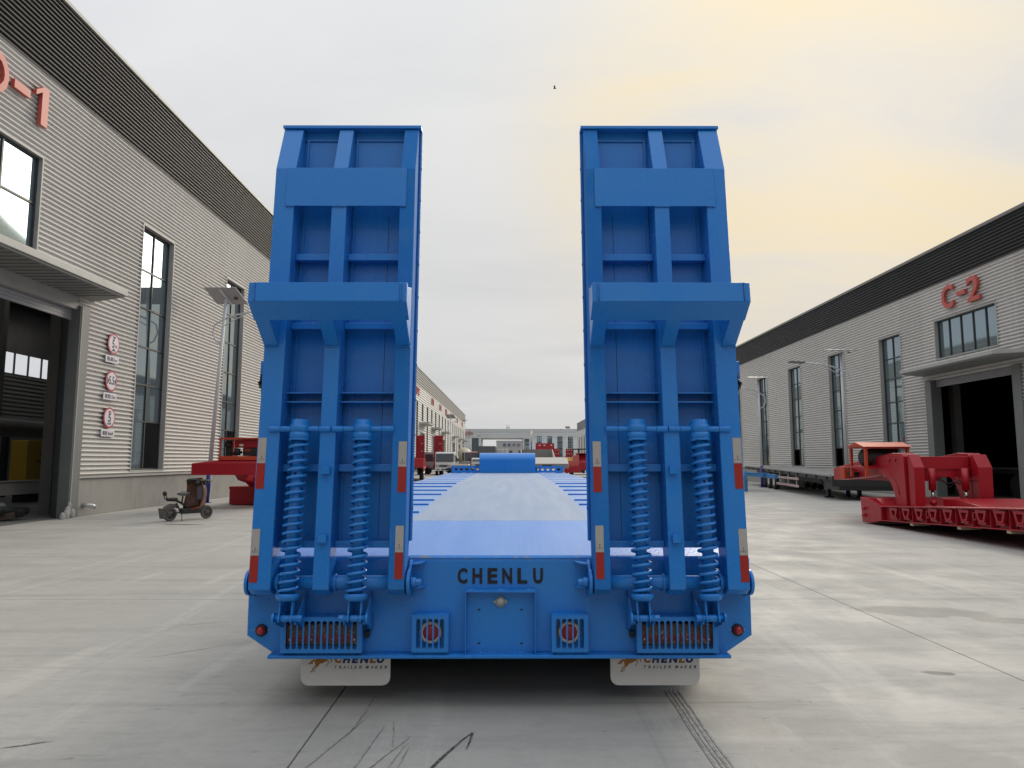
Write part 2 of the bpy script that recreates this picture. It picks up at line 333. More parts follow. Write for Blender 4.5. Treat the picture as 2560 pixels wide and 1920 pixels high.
for (x, y, dx, dy) in ((-0.95, 3.6, 0.18, 0.75), (-0.73, 3.3, 0.08, 0.9), (-0.62, 3.15, 0.13, 0.8), (-0.52, 3.35, 0.05, 0.55), (-0.82, 4.05, 0.03, 0.75), (-0.55, 3.9, -0.06, 0.4), (-0.68, 3.5, 0.2, 0.55)):
    strip(wob([(x + dx * i / 6, y + dy * i / 6) for i in range(7)], 0.004), [0.003, 0.006, 0.008, 0.007, 0.008, 0.006, 0.002], M_track, 'scuff_mark')
for (x, y, dx, dy, wd) in ((3.3, 3.95, 0.26, -0.22, 0.02), (1.45, 3.15, 0.12, 0.28, 0.014), (-2.6, 3.9, 0.22, 0.10, 0.016), (-2.0, 3.1, 0.3, -0.02, 0.016), (-2.7, 5.6, 0.5, 0.42, 0.008), (-3.1, 6.6, 0.7, 0.3, 0.008)):
    strip(wob([(x + dx * i / 5, y + dy * i / 5) for i in range(6)], 0.006), [wd * q for q in (0.2, 0.8, 1.0, 0.9, 0.6, 0.15)], M_track, 'scuff_mark')

# ------------------------------------------------------------------ buildings
PITCH = 0.124
def clad_panel(parent, X, s, y0, y1, z0, z1, material, pitch=PITCH, depth=0.06, name='cladding_sheet'):
    """profiled sheet: horizontal ribs. s = +1 when the wall looks towards +X"""
    prof = []
    k = math.floor(z0 / pitch) - 1
    while k * pitch < z1 + pitch:
        for f, d in ((0.0, 1.0), (0.10, 0.99), (0.24, 0.78), (0.48, 0.18), (0.62, 0.0), (0.76, 0.06), (0.93, 0.86)):
            prof.append(((k + f) * pitch, d * depth))
        k += 1
    def dep(z):
        for (a, da), (b_, db) in zip(prof, prof[1:]):
            if a <= z <= b_: return da + (db - da) * (z - a) / max(b_ - a, 1e-9)
        return 0
    pts = [(z0, dep(z0))] + [p for p in prof if z0 + 1e-4 < p[0] < z1 - 1e-4] + [(z1, dep(z1))]
    # thickness: back face 8 mm behind
    v = []; n_ = len(pts)
    for y in (y0, y1):
        v += [(X + s * (d), y, z) for z, d in pts]
        v += [(X + s * (d - 0.008), y, z) for z, d in pts]
    f = []
    for i in range(n_ - 1):
        f.append((i, i + 1, 2 * n_ + i + 1, 2 * n_ + i)); f.append((n_ + i, 3 * n_ + i, 3 * n_ + i + 1, n_ + i + 1))
        f.append((i, n_ + i, n_ + i + 1, i + 1)); f.append((2 * n_ + i, 2 * n_ + i + 1, 3 * n_ + i + 1, 3 * n_ + i))
    return MB().add(v, f).build(name, material, parent)
def window_unit(parent, X, s, y0, y1, z0, z1, hs, nv, sash=False, rec=0.10, lod=0):
    """recessed window: reveal trim, frame and separate panes. hs = heights of the horizontal bars"""
    m = MB(); t = 0.05
    xa, xb = X - s * rec, X + s * 0.06      # glass plane, outer face of the trim
    lo, hi = min(xa, xb), max(xa, xb)
    m.box(lo, hi, y0 - 0.045, y0, z0 - 0.045, z1 + 0.045); m.box(lo, hi, y1, y1 + 0.045, z0 - 0.045, z1 + 0.045)
    m.box(lo, hi, y0, y1, z1, z1 + 0.045); m.box(lo, hi, y0, y1, z0 - 0.045, z0)
    win = m.build('window', M_trim if lod == 0 else M_frame, parent)
    fr = MB(); fa, fb = sorted((xa, xa + s * 0.06))
    ys = [y0 + (y1 - y0) * i / nv for i in range(nv + 1)]; zs = [z0] + list(hs) + [z1]
    fr.box(fa, fb, y0, y0 + t, z0, z1); fr.box(fa, fb, y1 - t, y1, z0, z1); fr.box(fa, fb, y0 + t, y1 - t, z0, z0 + t); fr.box(fa, fb, y0 + t, y1 - t, z1 - t, z1)
    for y in ys[1:-1]: fr.box(fa, fb, y - t / 2, y + t / 2, z0 + t, z1 - t)
    for z_ in hs:
        for i in range(nv): fr.box(fa + 0.003, fb - 0.003, ys[i] + t / 2 + (t / 2 if i == 0 else 0), ys[i + 1] - t / 2 - (t / 2 if i == nv - 1 else 0), z_ - t / 2, z_ + t / 2)
    fr.build('window_frame', M_frame, win)
    ga, gb = sorted((xa + s * 0.012, xa + s * 0.024))
    for i in range(nv):
        for j in range(len(zs) - 1):
            if sash and j == 0 and i == nv - 1:      # the lower far light is slid open: dark room behind
                continue
            rot = random.uniform(-0.004, 0.004)
            q = MB().box(ga, gb, ys[i] + t / 2, ys[i + 1] - t / 2, zs[j] + t / 2, zs[j + 1] - t / 2).build('pane', M_glass, win)
            q.data.transform(Matrix.Translation((xa, (ys[i] + ys[i + 1]) / 2, zs[j])) @ Matrix.Rotation(rot, 4, 'Z') @ Matrix.Translation((-xa, -(ys[i] + ys[i + 1]) / 2, -zs[j])))
    return win
def wall_panels(parent, X, s, y0, y1, z0, z1, openings, material, maxlen=9.0, pitch=PITCH):
    ops_ = sorted(openings); y = y0
    def seg(a, b_, za, zb):
        if b_ - a < 0.02 or zb - za < 0.02: return
        k = max(1, math.ceil((b_ - a) / maxlen))
        for i in range(k): clad_panel(parent, X + s * 0.002 * (i % 2), s, a + (b_ - a) * i / k, a + (b_ - a) * (i + 1) / k + (0.03 if i < k - 1 else 0), za, zb, material, pitch)
    for (a, b_, za, zb) in ops_:
        seg(y, a, z0, z1)
        if zb < z1: seg(a, b_, zb, z1)
        if za > z0: seg(a, b_, z0, za)
        y = b_
    seg(y, y1, z0, z1)
# On a wall that looks to +X (left building) text runs towards +Y; on the other wall towards -Y
def letter_row(parent, items, X, s, material):
    for ch, yc, zc_, wd, h_ in items:
        sg = 1 if s > 0 else -1
        if ch == '1':
            one = [(-0.5, 0.29), (-0.5, 0.16), (-0.02, 0.33), (-0.02, -0.5), (0.5, -0.5), (0.5, 0.5), (0.12, 0.5)]
            v, f = curve_plate([(p * wd, q * h_) for p, q in one], [], 0.10, lambda x, y, z_: (X + s * (0.12 + z_), yc + sg * x, zc_ + y))
        else: v, f = text_mesh(ch, 1.0, lambda x, y, z_: (X + s * (0.12 + z_), yc + sg * x, zc_ + y), thick=0.10, bold=0.018, fit=(wd, h_))
        MB().add(v, f).build('sign_letter', material, parent)
def building(name, label, X, s, y0, y1, zplinth, zband, ztop, width, openings, windows, parent=None, pitch=PITCH, door=None, roof_hole=None, maxlen=9.0):
    t = thing(name, label, 'building', (X, (y0 + y1) / 2, 0), 0, None, world=True)
    allo = [(a, b_, za, zb) for (a, b_, za, zb) in openings]
    wall_panels(t, X, s, y0, y1, zplinth, zband, allo, M_clad, maxlen, pitch)
    wall_panels(t, X + s * 0.02, s, y0, y1, zband + 0.0, ztop - 0.1, [], M_clad_dark, 12.0, pitch)
    # flashing on top and between plinth and sheets
    xa, xb = sorted((X - s * 0.25, X + s * 0.09))
    k = max(1, round((y1 - y0) / 6.0))
    for i in range(k):
        MB().box(xa, xb, y0 + (y1 - y0) * i / k + 0.004, y0 + (y1 - y0) * (i + 1) / k - 0.004, ztop - 0.1, ztop + 0.06).build('eave_flashing', M_trim_dark if s < 0 else M_trim, t, bevel=0.01)
    ya = y0
    for (a, b_, za, zb) in sorted(allo) + [(y1, y1, 9, 9)]:
        if za < zplinth or za == 9:
            if a - ya > 0.05:
                xa, xb = sorted((X - s * 0.25, X + s * 0.025)); MB().box(xa, xb, ya, a, 0.0, zplinth - 0.03).build('plinth', M_plinth, t, bevel=0.01)
                xa, xb = sorted((X - s * 0.02, X + s * 0.075)); MB().box(xa, xb, ya, a, zplinth - 0.028, zplinth + 0.02).build('drip_flashing', M_trim, t)
            ya = b_
    xb_ = X - s * width
    lo, hi = sorted((X - s * 0.05, xb_))
    if roof_hole:
        ra, rb, rc, rd = roof_hole
        m = MB(); m.box(lo, ra, y0, y1, ztop - 0.5, ztop - 0.4); m.box(rb, hi, y0, y1, ztop - 0.5, ztop - 0.4); m.box(ra, rb, y0, rc, ztop - 0.5, ztop - 0.4); m.box(ra, rb, rd, y1, ztop - 0.5, ztop - 0.4); m.build('roof', M_roof, t)
    else: MB().box(lo, hi, y0, y1, ztop - 0.5, ztop - 0.4).build('roof', M_roof, t)
    for ye, e in ((y0, -1), (y1, 1)):
        a, b_ = sorted((ye, ye - e * 0.1)); MB().box(lo, hi, a, b_, 0, ztop - 0.5).build('end_wall', M_clad, t)
    return t
LX = -11.5
# ---- left workshop, nearest bay
DOOR = (12.2, 18.7, 0.0, 5.6)
ops = [DOOR, (13.2, 16.85, 6.58, 8.89), (21.75, 23.75, 1.19, 8.87), (28.35, 30.25, 1.19, 8.87), (34.3, 36.3, 1.19, 8.87), (40.0, 42.0, 1.19, 8.87), (45.6, 47.6, 1.19, 8.87), (51.2, 53.2, 1.19, 8.87)]
# the window over the door shares the door's bay: give the panels one merged column
cols = [(12.2, 18.7, 0.0, 5.6)] + ops[2:]
lb = thing('workshop_building', 'long grey ribbed workshop with dark eaves band, D-1 letters and a tall open door', 'building', (LX, 25, 0), world=True)
def left_wall():
    t = lb; s = 1; X = LX
    wall_panels(t, X, s, -8.0, 12.2, 1.04, 11.03, [], M_clad, 7)
    # above the door, around the wide window
    clad_panel(t, X, s, 12.2, 18.7, 5.9, 6.535, M_clad); clad_panel(t, X, s, 12.2, 13.155, 6.535, 8.935, M_clad); clad_panel(t, X, s, 16.895, 18.7, 6.535, 8.935, M_clad); clad_panel(t, X, s, 12.2, 18.7, 8.935, 11.03, M_clad)
    wall_panels(t, X, s, 19.14, 58.0, 1.04, 11.03, [(a - 0.045, b_ + 0.045, c - 0.045, d + 0.045) for a, b_, c, d in ops[2:]], M_clad, 8)
    clad_panel(t, X, s, 18.7, 19.14, 5.6, 11.03, M_clad)
    wall_panels(t, X + 0.02, s, -8.0, 58.0, 11.03, 13.25, [], M_clad_dark, 11)
    for i in range(11): MB().box(X - 0.25, X + 0.12, -8 + 6 * i + 0.005, -2 + 6 * i - 0.005, 13.25, 13.36).build('eave_flashing', M_trim, t, bevel=0.01)
    for a, b_ in ((-8, 12.2), (19.14, 58.0)):
        MB().box(X - 0.25, X + 0.025, a, b_, 0, 1.01).build('plinth', M_plinth, t, bevel=0.01)
        MB().box(X - 0.02, X + 0.085, a, b_, 1.012, 1.06).build('drip_flashing', M_trim, t)
    window_unit(t, X, s, 13.2, 16.85, 6.58, 8.89, [7.72], 3)
    for i, (a, b_, c, d) in enumerate(ops[2:]): window_unit(t, X, s, a, b_, c, d, [2.72, 3.88, 5.08, 6.32, 7.53], 2, sash=(i < 2), rec=0.16)
    # door frame, guide rails and rolled shutter
    for a, b_ in ((18.7, 19.13), (11.77, 12.2)):
        MB().box(X - 0.32, X + 0.10, a, b_, 0, 5.6).build('door_jamb', M_trim_dark, t, bevel=0.006)
        MB().box(X - 0.30, X - 0.2, a - 0.06 if a > 15 else b_, a if a > 15 else b_ + 0.06, 0, 5.3).build('guide_rail', M_frame, t)
        MB().box(X + 0.101, X + 0.12, a + 0.05 if a > 15 else b_ - 0.1, a + 0.075 if a > 15 else b_ - 0.075, 0, 5.6).build('guide_rail', M_trim, t)
    sh = MB()
    for i in range(8): sh.box(X - 0.20 - 0.012 * (i % 2), X - 0.14, 12.2, 18.7, 5.22 + i * 0.085, 5.22 + i * 0.085 + 0.078)
    sh.build('shutter', M_shutter, t)
    MB().box(X - 0.10, X + 0.03, 12.2, 18.7, 5.5, 5.9).build('lintel', M_trim, t)
    # canopy over the door
    cpts = [(11.6, 0.0), (11.9, 1.15), (18.7, 1.15), (19.25, 0.0)]
    MB().prism(cpts, lambda p, q, z_: (X + 0.08 + q, p, z_), 5.83, 5.87).build('canopy_soffit', mat('soffit_sheet', (0.25, 0.25, 0.24), 0.6), t)
    MB().prism([(11.55, 0.0), (11.85, 1.2), (18.8, 1.2), (19.45, 0.0)], lambda p, q, z_: (X + 0.08 + q, p, z_), 5.872, 6.03).build('canopy', M_trim, t, bevel=0.012)
    for i in range(24): MB().box(X + 0.06, X + 1.14, 12.0 + i * 0.28, 12.0 + i * 0.28 + 0.03, 5.815, 5.829).build('soffit_rib', M_trim_dark, t)
    letter_row(t, [('D', 15.02, 10.12, 0.70, 0.97), ('-', 15.82, 10.14, 0.54, 0.2), ('1', 16.52, 10.10, 0.46, 0.98)], X, s, M_red_letter)
    # roof and the other walls; the far wall carries a strip of open windows, the roof a skylight
    XB = -36.0
    m = MB(); xs_ = [XB, -33.6, -32.0, -26.6, -25.0, -20.0, -18.4, X - 0.26]
    for i in range(0, 8, 2): m.box(xs_[i], xs_[i + 1], -8, 58, 12.8, 12.95)
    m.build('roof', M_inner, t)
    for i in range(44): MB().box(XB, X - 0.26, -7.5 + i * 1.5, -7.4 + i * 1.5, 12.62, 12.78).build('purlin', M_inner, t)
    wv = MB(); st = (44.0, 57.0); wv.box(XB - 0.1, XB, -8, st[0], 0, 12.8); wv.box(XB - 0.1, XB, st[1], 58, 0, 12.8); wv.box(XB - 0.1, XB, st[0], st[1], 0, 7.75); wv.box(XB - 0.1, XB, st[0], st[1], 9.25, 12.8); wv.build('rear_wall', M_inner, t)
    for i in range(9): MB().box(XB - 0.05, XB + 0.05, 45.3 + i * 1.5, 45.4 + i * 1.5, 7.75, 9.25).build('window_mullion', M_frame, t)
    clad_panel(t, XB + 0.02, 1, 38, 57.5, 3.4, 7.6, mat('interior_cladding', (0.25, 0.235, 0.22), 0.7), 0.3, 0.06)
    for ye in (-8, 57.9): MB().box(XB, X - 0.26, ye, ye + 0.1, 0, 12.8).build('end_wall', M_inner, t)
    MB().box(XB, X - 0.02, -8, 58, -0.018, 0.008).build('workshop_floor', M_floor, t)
    for i, (x, y) in enumerate(((-12.72, 19.9), (-22.0, 30.5), (-29, 47))):
        MB().box(x - 0.15, x + 0.15, y - 0.15, y + 0.15, 0, 12.6).build('column', M_inner, t)
left_wall()

# ---- further workshops along the left side (same wall line)
def row_building(name, label, X, s, y0, y1, ztop, zband, zwin, win_w, wins, doors, tagtxt, canz):
    t = thing(name, label, 'building', (X, (y0 + y1) / 2, 0), world=True)
    P = 0.32      # far away: coarser ribs read the same
    ops2 = [(y - win_w / 2, y + win_w / 2, 1.2, zwin) for y in wins] + [(y - 2.2, y + 2.2, 0.0, 5.0) for y in doors]
    # doors win over windows
    ops2 = [o_ for o_ in ops2 if o_[2] == 0.0 or all(abs((o_[0] + o_[1]) / 2 - d) > 3.3 for d in doors)]
    upper = [(y - win_w / 2, y + win_w / 2, 6.6, zwin) for y in wins if any(abs(y - d) <= 3.3 for d in doors)]
    wall_panels(t, X, s, y0, y1, 1.04, zband, [o_ for o_ in ops2 if o_[2] > 0], M_clad, 20, P) if not doors else None
    if doors:
        wall_panels(t, X, s, y0, y1, 5.9, zband, sorted([(a, b_, 5.9, d) for a, b_, c, d in ops2 if c > 0] + upper), M_clad, 20, P)
        wall_panels(t, X, s, y0, y1, 1.04, 5.9, sorted([(a, b_, c, 5.9) for a, b_, c, d in ops2 if c > 0] + [(a, b_, 1.04, 5.0) for a, b_, c, d in ops2 if c == 0]), M_clad, 20, P)
    clad_panel(t, X + s * 0.02, s, y0, y1, zband, ztop, mat('cladding_mid_grey', (0.13, 0.13, 0.13), 0.5), P)
    xa, xb = sorted((X - s * 0.2, X + s * 0.09)); MB().box(xa, xb, y0, y1, ztop, ztop + 0.12).build('eave_flashing', M_trim_dark, t)
    for (a, b_, c, d) in [o_ for o_ in ops2 if o_[2] > 0] + upper:
        xa, xb = sorted((X - s * 0.16, X - s * 0.10)); wdw = MB().box(xa, xb, a, b_, c, d).build('window', M_frame, t)
        xa, xb = sorted((X - s * 0.099, X - s * 0.09)); n_ = 3 if c > 6 else 6
        for i in range(n_):
            for k in range(2): MB().box(xa, xb, a + (b_ - a) * k / 2 + 0.05, a + (b_ - a) * (k + 1) / 2 - 0.05, c + (d - c) * i / n_ + 0.05, c + (d - c) * (i + 1) / n_ - 0.05).build('pane', M_glass, wdw)
    ya = y0
    for d in sorted(doors) + [None]:
        b_ = y1 if d is None else d - 2.2
        xa, xb = sorted((X - s * 0.2, X + s * 0.025)); MB().box(xa, xb, ya, b_, 0, 1.03).build('plinth', M_plinth, t)
        if d is not None:
            ya = d + 2.2
            xa, xb = sorted((X - s * 0.3, X - s * 0.22)); MB().box(xa, xb, d - 2.2, d + 2.2, 0, 5.0).build('roller_door', M_shutter if random.random() < 0.5 else M_frame, t)
            for e in (-2.45, 2.2):
                xa, xb = sorted((X - s * 0.2, X + s * 0.08)); MB().box(xa, xb, d + e, d + e + 0.25, 0, 5.0).build('door_jamb', M_trim, t)
            MB().prism([(d - 3.3, 0), (d - 3.0, 1.2), (d + 3.0, 1.2), (d + 3.3, 0)], lambda p, q, z_: (X + s * (0.05 + q), p, z_), canz, canz + 0.22).build('canopy', M_trim, t)
    for y, tx in tagtxt:
        letter_row(t, [(tx[0], y - s * 0.9, 10.1, 0.75, 1.0), (tx[1], y, 10.1, 0.4, 0.2), (tx[2], y + s * 0.9, 10.1, 0.75, 1.0)], X, s, M_red_letter)
    lo, hi = sorted((X - s * 0.3, X - s * 26)); MB().box(lo, hi, y0, y1, ztop - 0.4, ztop - 0.3).build('roof', M_roof, t)
    for ye in (y0, y1 - 0.1): MB().box(lo, hi, ye, ye + 0.1, 0, ztop - 0.4).build('end_wall', M_trim, t)
    return t
wl = [66 + 5.6 * i for i in range(21)]
row_building('workshop_building', 'far ribbed workshop row behind the white truck with red bay letters', LX, 1, 62, 184.5, 13.0, 10.9, 8.87, 1.7, wl, [94, 108, 123.5, 146, 163, 178], [(88.4, 'D-2'), (105.6, 'D-3'), (117.5, 'D-4'), (128.3, 'D-5'), (139.5, 'D-6'), (155.5, 'D-7'), (172, 'D-8')], 6.1)

# ---- right workshop
RX = 17.0
rb = thing('workshop_building', 'grey ribbed workshop with dark eaves band and red C-2 letters above its open door', 'building', (RX, 34, 0), world=True)
def right_wall():
    t = rb; s = -1; X = RX
    wins = [(30.3, 32.05), (35.55, 37.25), (40.9, 42.7), (46.35, 48.05), (51.7, 53.4)]
    band = 8.42; top = 9.78
    wall_panels(t, X, s, -4.0, 23.2, 1.0, band, [(14.0, 16.0, 1.1, 6.95), (8, 10, 1.1, 6.95)], M_clad, 9, 0.124)
    clad_panel(t, X, s, 23.2, 28.6, 4.66, 5.43, M_clad, 0.124); clad_panel(t, X, s, 23.2, 24.17, 5.43, 7.0, M_clad, 0.124); clad_panel(t, X, s, 27.82, 28.6, 5.43, 7.0, M_clad, 0.124); clad_panel(t, X, s, 23.2, 28.6, 7.0, band, M_clad, 0.124)
    wall_panels(t, X, s, 28.6, 56.0, 1.0, band, [(a - 0.045, b_ + 0.045, 1.1, 7.0) for a, b_ in wins], M_clad, 9, 0.124)
    wall_panels(t, X - 0.02, s, -4.0, 56.0, band, top, [], M_clad_dark, 12, 0.124)
    for i in range(10): MB().box(X - 0.12, X + 0.25, -4 + 6 * i + 0.005, 2 + 6 * i - 0.005, top, top + 0.12).build('eave_flashing', mat('trim_brown_grey', (0.20, 0.19, 0.185), 0.5), t, bevel=0.01)
    for a, b_ in ((-4, 23.2), (28.6, 56)):
        MB().box(X - 0.025, X + 0.25, a, b_, 0, 0.97).build('plinth', M_plinth, t, bevel=0.01)
        MB().box(X - 0.085, X + 0.02, a, b_, 0.972, 1.02).build('drip_flashing', M_trim, t)
    window_unit(t, X, s, 24.22, 27.77, 5.47, 6.96, [], 5, rec=0.14)
    for i, (a, b_) in enumerate(wins + [(14.0, 16.0), (8, 10)]): window_unit(t, X, s, a, b_, 1.15, 6.95, [2.12, 3.12, 4.05, 5.09, 6.0], 2, sash=(i < 3), rec=0.16)
    for a, b_ in ((28.2, 28.6), (23.2, 23.6)):
        MB().box(X - 0.10, X + 0.32, a, b_, 0, 4.66).build('door_jamb', M_trim_dark, t, bevel=0.006)
    sh = MB()
    for i in range(4): sh.box(X + 0.14, X + 0.20 + 0.012 * (i % 2), 23.6, 28.2, 4.39 + i * 0.085, 4.39 + i * 0.085 + 0.078)
    sh.build('shutter', M_shutter, t)
    MB().prism([(22.2, 0.0), (22.8, 1.15), (28.2, 1.15), (28.75, 0.0)], lambda p, q, z_: (X - 0.08 - q, p, z_), 4.88, 4.92).build('canopy_soffit', MATS['soffit_sheet'], t)
    MB().prism([(22.1, 0.0), (22.75, 1.2), (28.25, 1.2), (28.9, 0.0)], lambda p, q, z_: (X - 0.08 - q, p, z_), 4.922, 5.06).build('canopy', M_trim, t, bevel=0.012)
    letter_row(t, [('C', 26.68, 7.72, 0.70, 0.92), ('-', 25.86, 7.70, 0.5, 0.17), ('2', 25.17, 7.70, 0.68, 0.93)], X, s, M_red_letter)
    XB = 40.0
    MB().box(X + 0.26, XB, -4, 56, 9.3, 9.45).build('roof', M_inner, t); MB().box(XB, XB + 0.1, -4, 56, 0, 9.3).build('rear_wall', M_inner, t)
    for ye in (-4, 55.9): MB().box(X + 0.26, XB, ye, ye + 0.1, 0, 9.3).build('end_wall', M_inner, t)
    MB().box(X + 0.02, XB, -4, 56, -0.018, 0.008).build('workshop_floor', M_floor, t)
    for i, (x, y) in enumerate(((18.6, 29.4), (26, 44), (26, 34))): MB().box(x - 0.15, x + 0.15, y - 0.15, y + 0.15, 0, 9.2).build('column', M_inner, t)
right_wall()
row_building('workshop_building', 'far grey workshop at the right end of the yard, half hidden by the right ramp', RX, -1, 62, 178, 10.5, 8.6, 6.95, 1.7, [66 + 5.6 * i for i in range(20)], [], [], 5.0)

# ---- unseen workshop walls and cross building, added behind the photographer to shade the tail
rear_left = thing('workshop_building', 'unseen grey workshop wall added behind the photographer on the left for its shade', 'building', (LX, -30, 0), world=True)
wall_panels(rear_left, LX, 1, -60, -8.6, 1.04, 11.03, [(-20 - 9 * i, -18 - 9 * i, 1.2, 8.87) for i in range(4)], M_clad, 20, 0.32); wall_panels(rear_left, LX + 0.02, 1, -60, -8.6, 11.03, 13.25, [], M_clad_dark, 30, 0.32)
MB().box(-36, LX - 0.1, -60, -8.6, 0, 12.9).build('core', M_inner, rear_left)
rear_right = thing('workshop_building', 'unseen grey workshop wall added behind the photographer on the right for its shade', 'building', (RX, -30, 0), world=True)
wall_panels(rear_right, RX, -1, -60, -4.6, 1.0, 8.42, [(-16 - 9 * i, -14 - 9 * i, 1.2, 6.9) for i in range(4)], M_clad, 20, 0.32); wall_panels(rear_right, RX - 0.02, -1, -60, -4.6, 8.42, 9.78, [], M_clad_dark, 30, 0.32)
MB().box(RX + 0.1, 40, -60, -4.6, 0, 9.5).build('core', M_inner, rear_right)
cross = thing('workshop_building', 'unseen grey workshop added behind the photographer to shade the trailer tail', 'building', (3, -26, 0), world=True)
MB().box(-9.5, 15, -40, -15, 0, 11.5).build('wall', M_clad, cross); MB().box(-9.6, 15.1, -40.1, -14.9, 11.502, 13.5).build('parapet', M_clad_dark, cross)
for i in range(4): MB().box(-8.5 + 6 * i, -4.2 + 6 * i, -15, -14.94, 0, 5.2).build('roller_door', M_frame, cross)
# ------------------------------------------------------------------ the blue low-bed trailer
BLUE = (0.018, 0.232, 0.73)
M_blue = mat('trailer_blue_paint', BLUE, 0.27, var=0.34, vscale=2.0, vcol=(0.06, 0.26, 0.66), bump=0.03, bscale=38, spec=0.45, rvar=0.3, streak=0.12)
M_spring = mat('spring_blue_gloss', (0.02, 0.24, 0.74), 0.2, bump=0.03, bscale=60, coat=0.2)
M_blue_edge = mat('trailer_blue_dulled_edge', (0.02, 0.19, 0.60), 0.75, var=0.4, vscale=6, vcol=(0.07, 0.24, 0.56), spec=0.2)  # copy of the blue made darker and rougher to subdue the grazing sky reflection
M_bolt = mat('zinc_bolt', (0.5, 0.5, 0.48), 0.35, metal=0.9)
M_black = mat('black_paint', (0.008, 0.008, 0.010), 0.45)
M_dark = mat('chassis_black', (0.012, 0.013, 0.016), 0.6)
M_rubber = mat('tyre_rubber', (0.018, 0.018, 0.018), 0.75, bump=0.2, bscale=40)
M_refl_w = mat('reflective_tape_white', (0.50, 0.47, 0.44), 0.38, var=0.5, vscale=160, vcol=(0.38, 0.36, 0.34), vlo=0.4, vhi=0.6)
M_refl_r = mat('reflective_tape_red', (0.38, 0.022, 0.016), 0.35, bump=0.05, bscale=300)
M_lens_r = mat('red_lens', (0.42, 0.015, 0.02), 0.16, bump=0.25, bscale=220, coat=0.4)
M_lens_c = mat('clear_lens', (0.42, 0.44, 0.38), 0.15, coat=0.4)
M_white_pl = mat('white_plastic', (0.62, 0.58, 0.52), 0.5)
M_flap = mat('mud_flap_white', (0.80, 0.80, 0.79), 0.5, var=0.3, vscale=4, vcol=(0.68, 0.67, 0.65))
M_navy = mat('print_navy', (0.012, 0.03, 0.16), 0.5)
M_ink = mat('print_dark', (0.02, 0.025, 0.05), 0.5)
M_orange_print = mat('print_orange', (0.40, 0.16, 0.025), 0.5)
def film_material():
    m = bpy.data.materials.new('film_wrapped_lens'); m.use_nodes = True; t = m.node_tree; b = t.nodes['Principled BSDF']; n = t.nodes.new; l = t.links.new
    geo = n('ShaderNodeNewGeometry'); sp = n('ShaderNodeSeparateXYZ'); l(geo.outputs['Position'], sp.inputs[0])
    cr_ = n('ShaderNodeValToRGB'); e = cr_.color_ramp.elements; e[0].position = 0.0; e[0].color = (0.05, 0.012, 0.012, 1); e[1].position = 1.0; e[1].color = (0.03, 0.012, 0.012, 1)
    for p_, c_ in ((0.12, (0.07, 0.06, 0.05, 1)), (0.22, (0.17, 0.02, 0.02, 1)), (0.45, (0.2, 0.035, 0.035, 1)), (0.52, (0.12, 0.08, 0.075, 1)), (0.8, (0.09, 0.06, 0.05, 1))):
        q = e.new(p_); q.color = c_
    mr_ = n('ShaderNodeMapRange'); mr_.inputs['From Min'].default_value = 0.38; mr_.inputs['From Max'].default_value = 0.52; l(sp.outputs['Z'], mr_.inputs['Value']); l(mr_.outputs[0], cr_.inputs[0])
    nz_ = n('ShaderNodeTexNoise'); nz_.inputs['Scale'].default_value = 26; nz_.inputs['Distortion'].default_value = 2.2; nz_.inputs['Detail'].default_value = 3; l(geo.outputs['Position'], nz_.inputs['Vector'])
    mk = n('ShaderNodeMapRange'); mk.inputs['From Min'].default_value = 0.56; mk.inputs['From Max'].default_value = 0.66; mk.inputs['To Max'].default_value = 0.75; l(nz_.outputs['Fac'], mk.inputs['Value'])
    mx = n('ShaderNodeMix'); mx.data_type = 'RGBA'; l(mk.outputs[0], mx.inputs['Factor']); l(cr_.outputs[0], mx.inputs['A']); mx.inputs['B'].default_value = (0.34, 0.27, 0.24, 1); l(mx.outputs[2], b.inputs['Base Color'])
    bp = n('ShaderNodeBump'); bp.inputs['Strength'].default_value = 0.9; bp.inputs['Distance'].default_value = 0.01; l(nz_.outputs['Fac'], bp.inputs['Height']); l(bp.outputs[0], b.inputs['Normal']); b.inputs['Roughness'].default_value = 0.18
    return m
M_film = film_material()
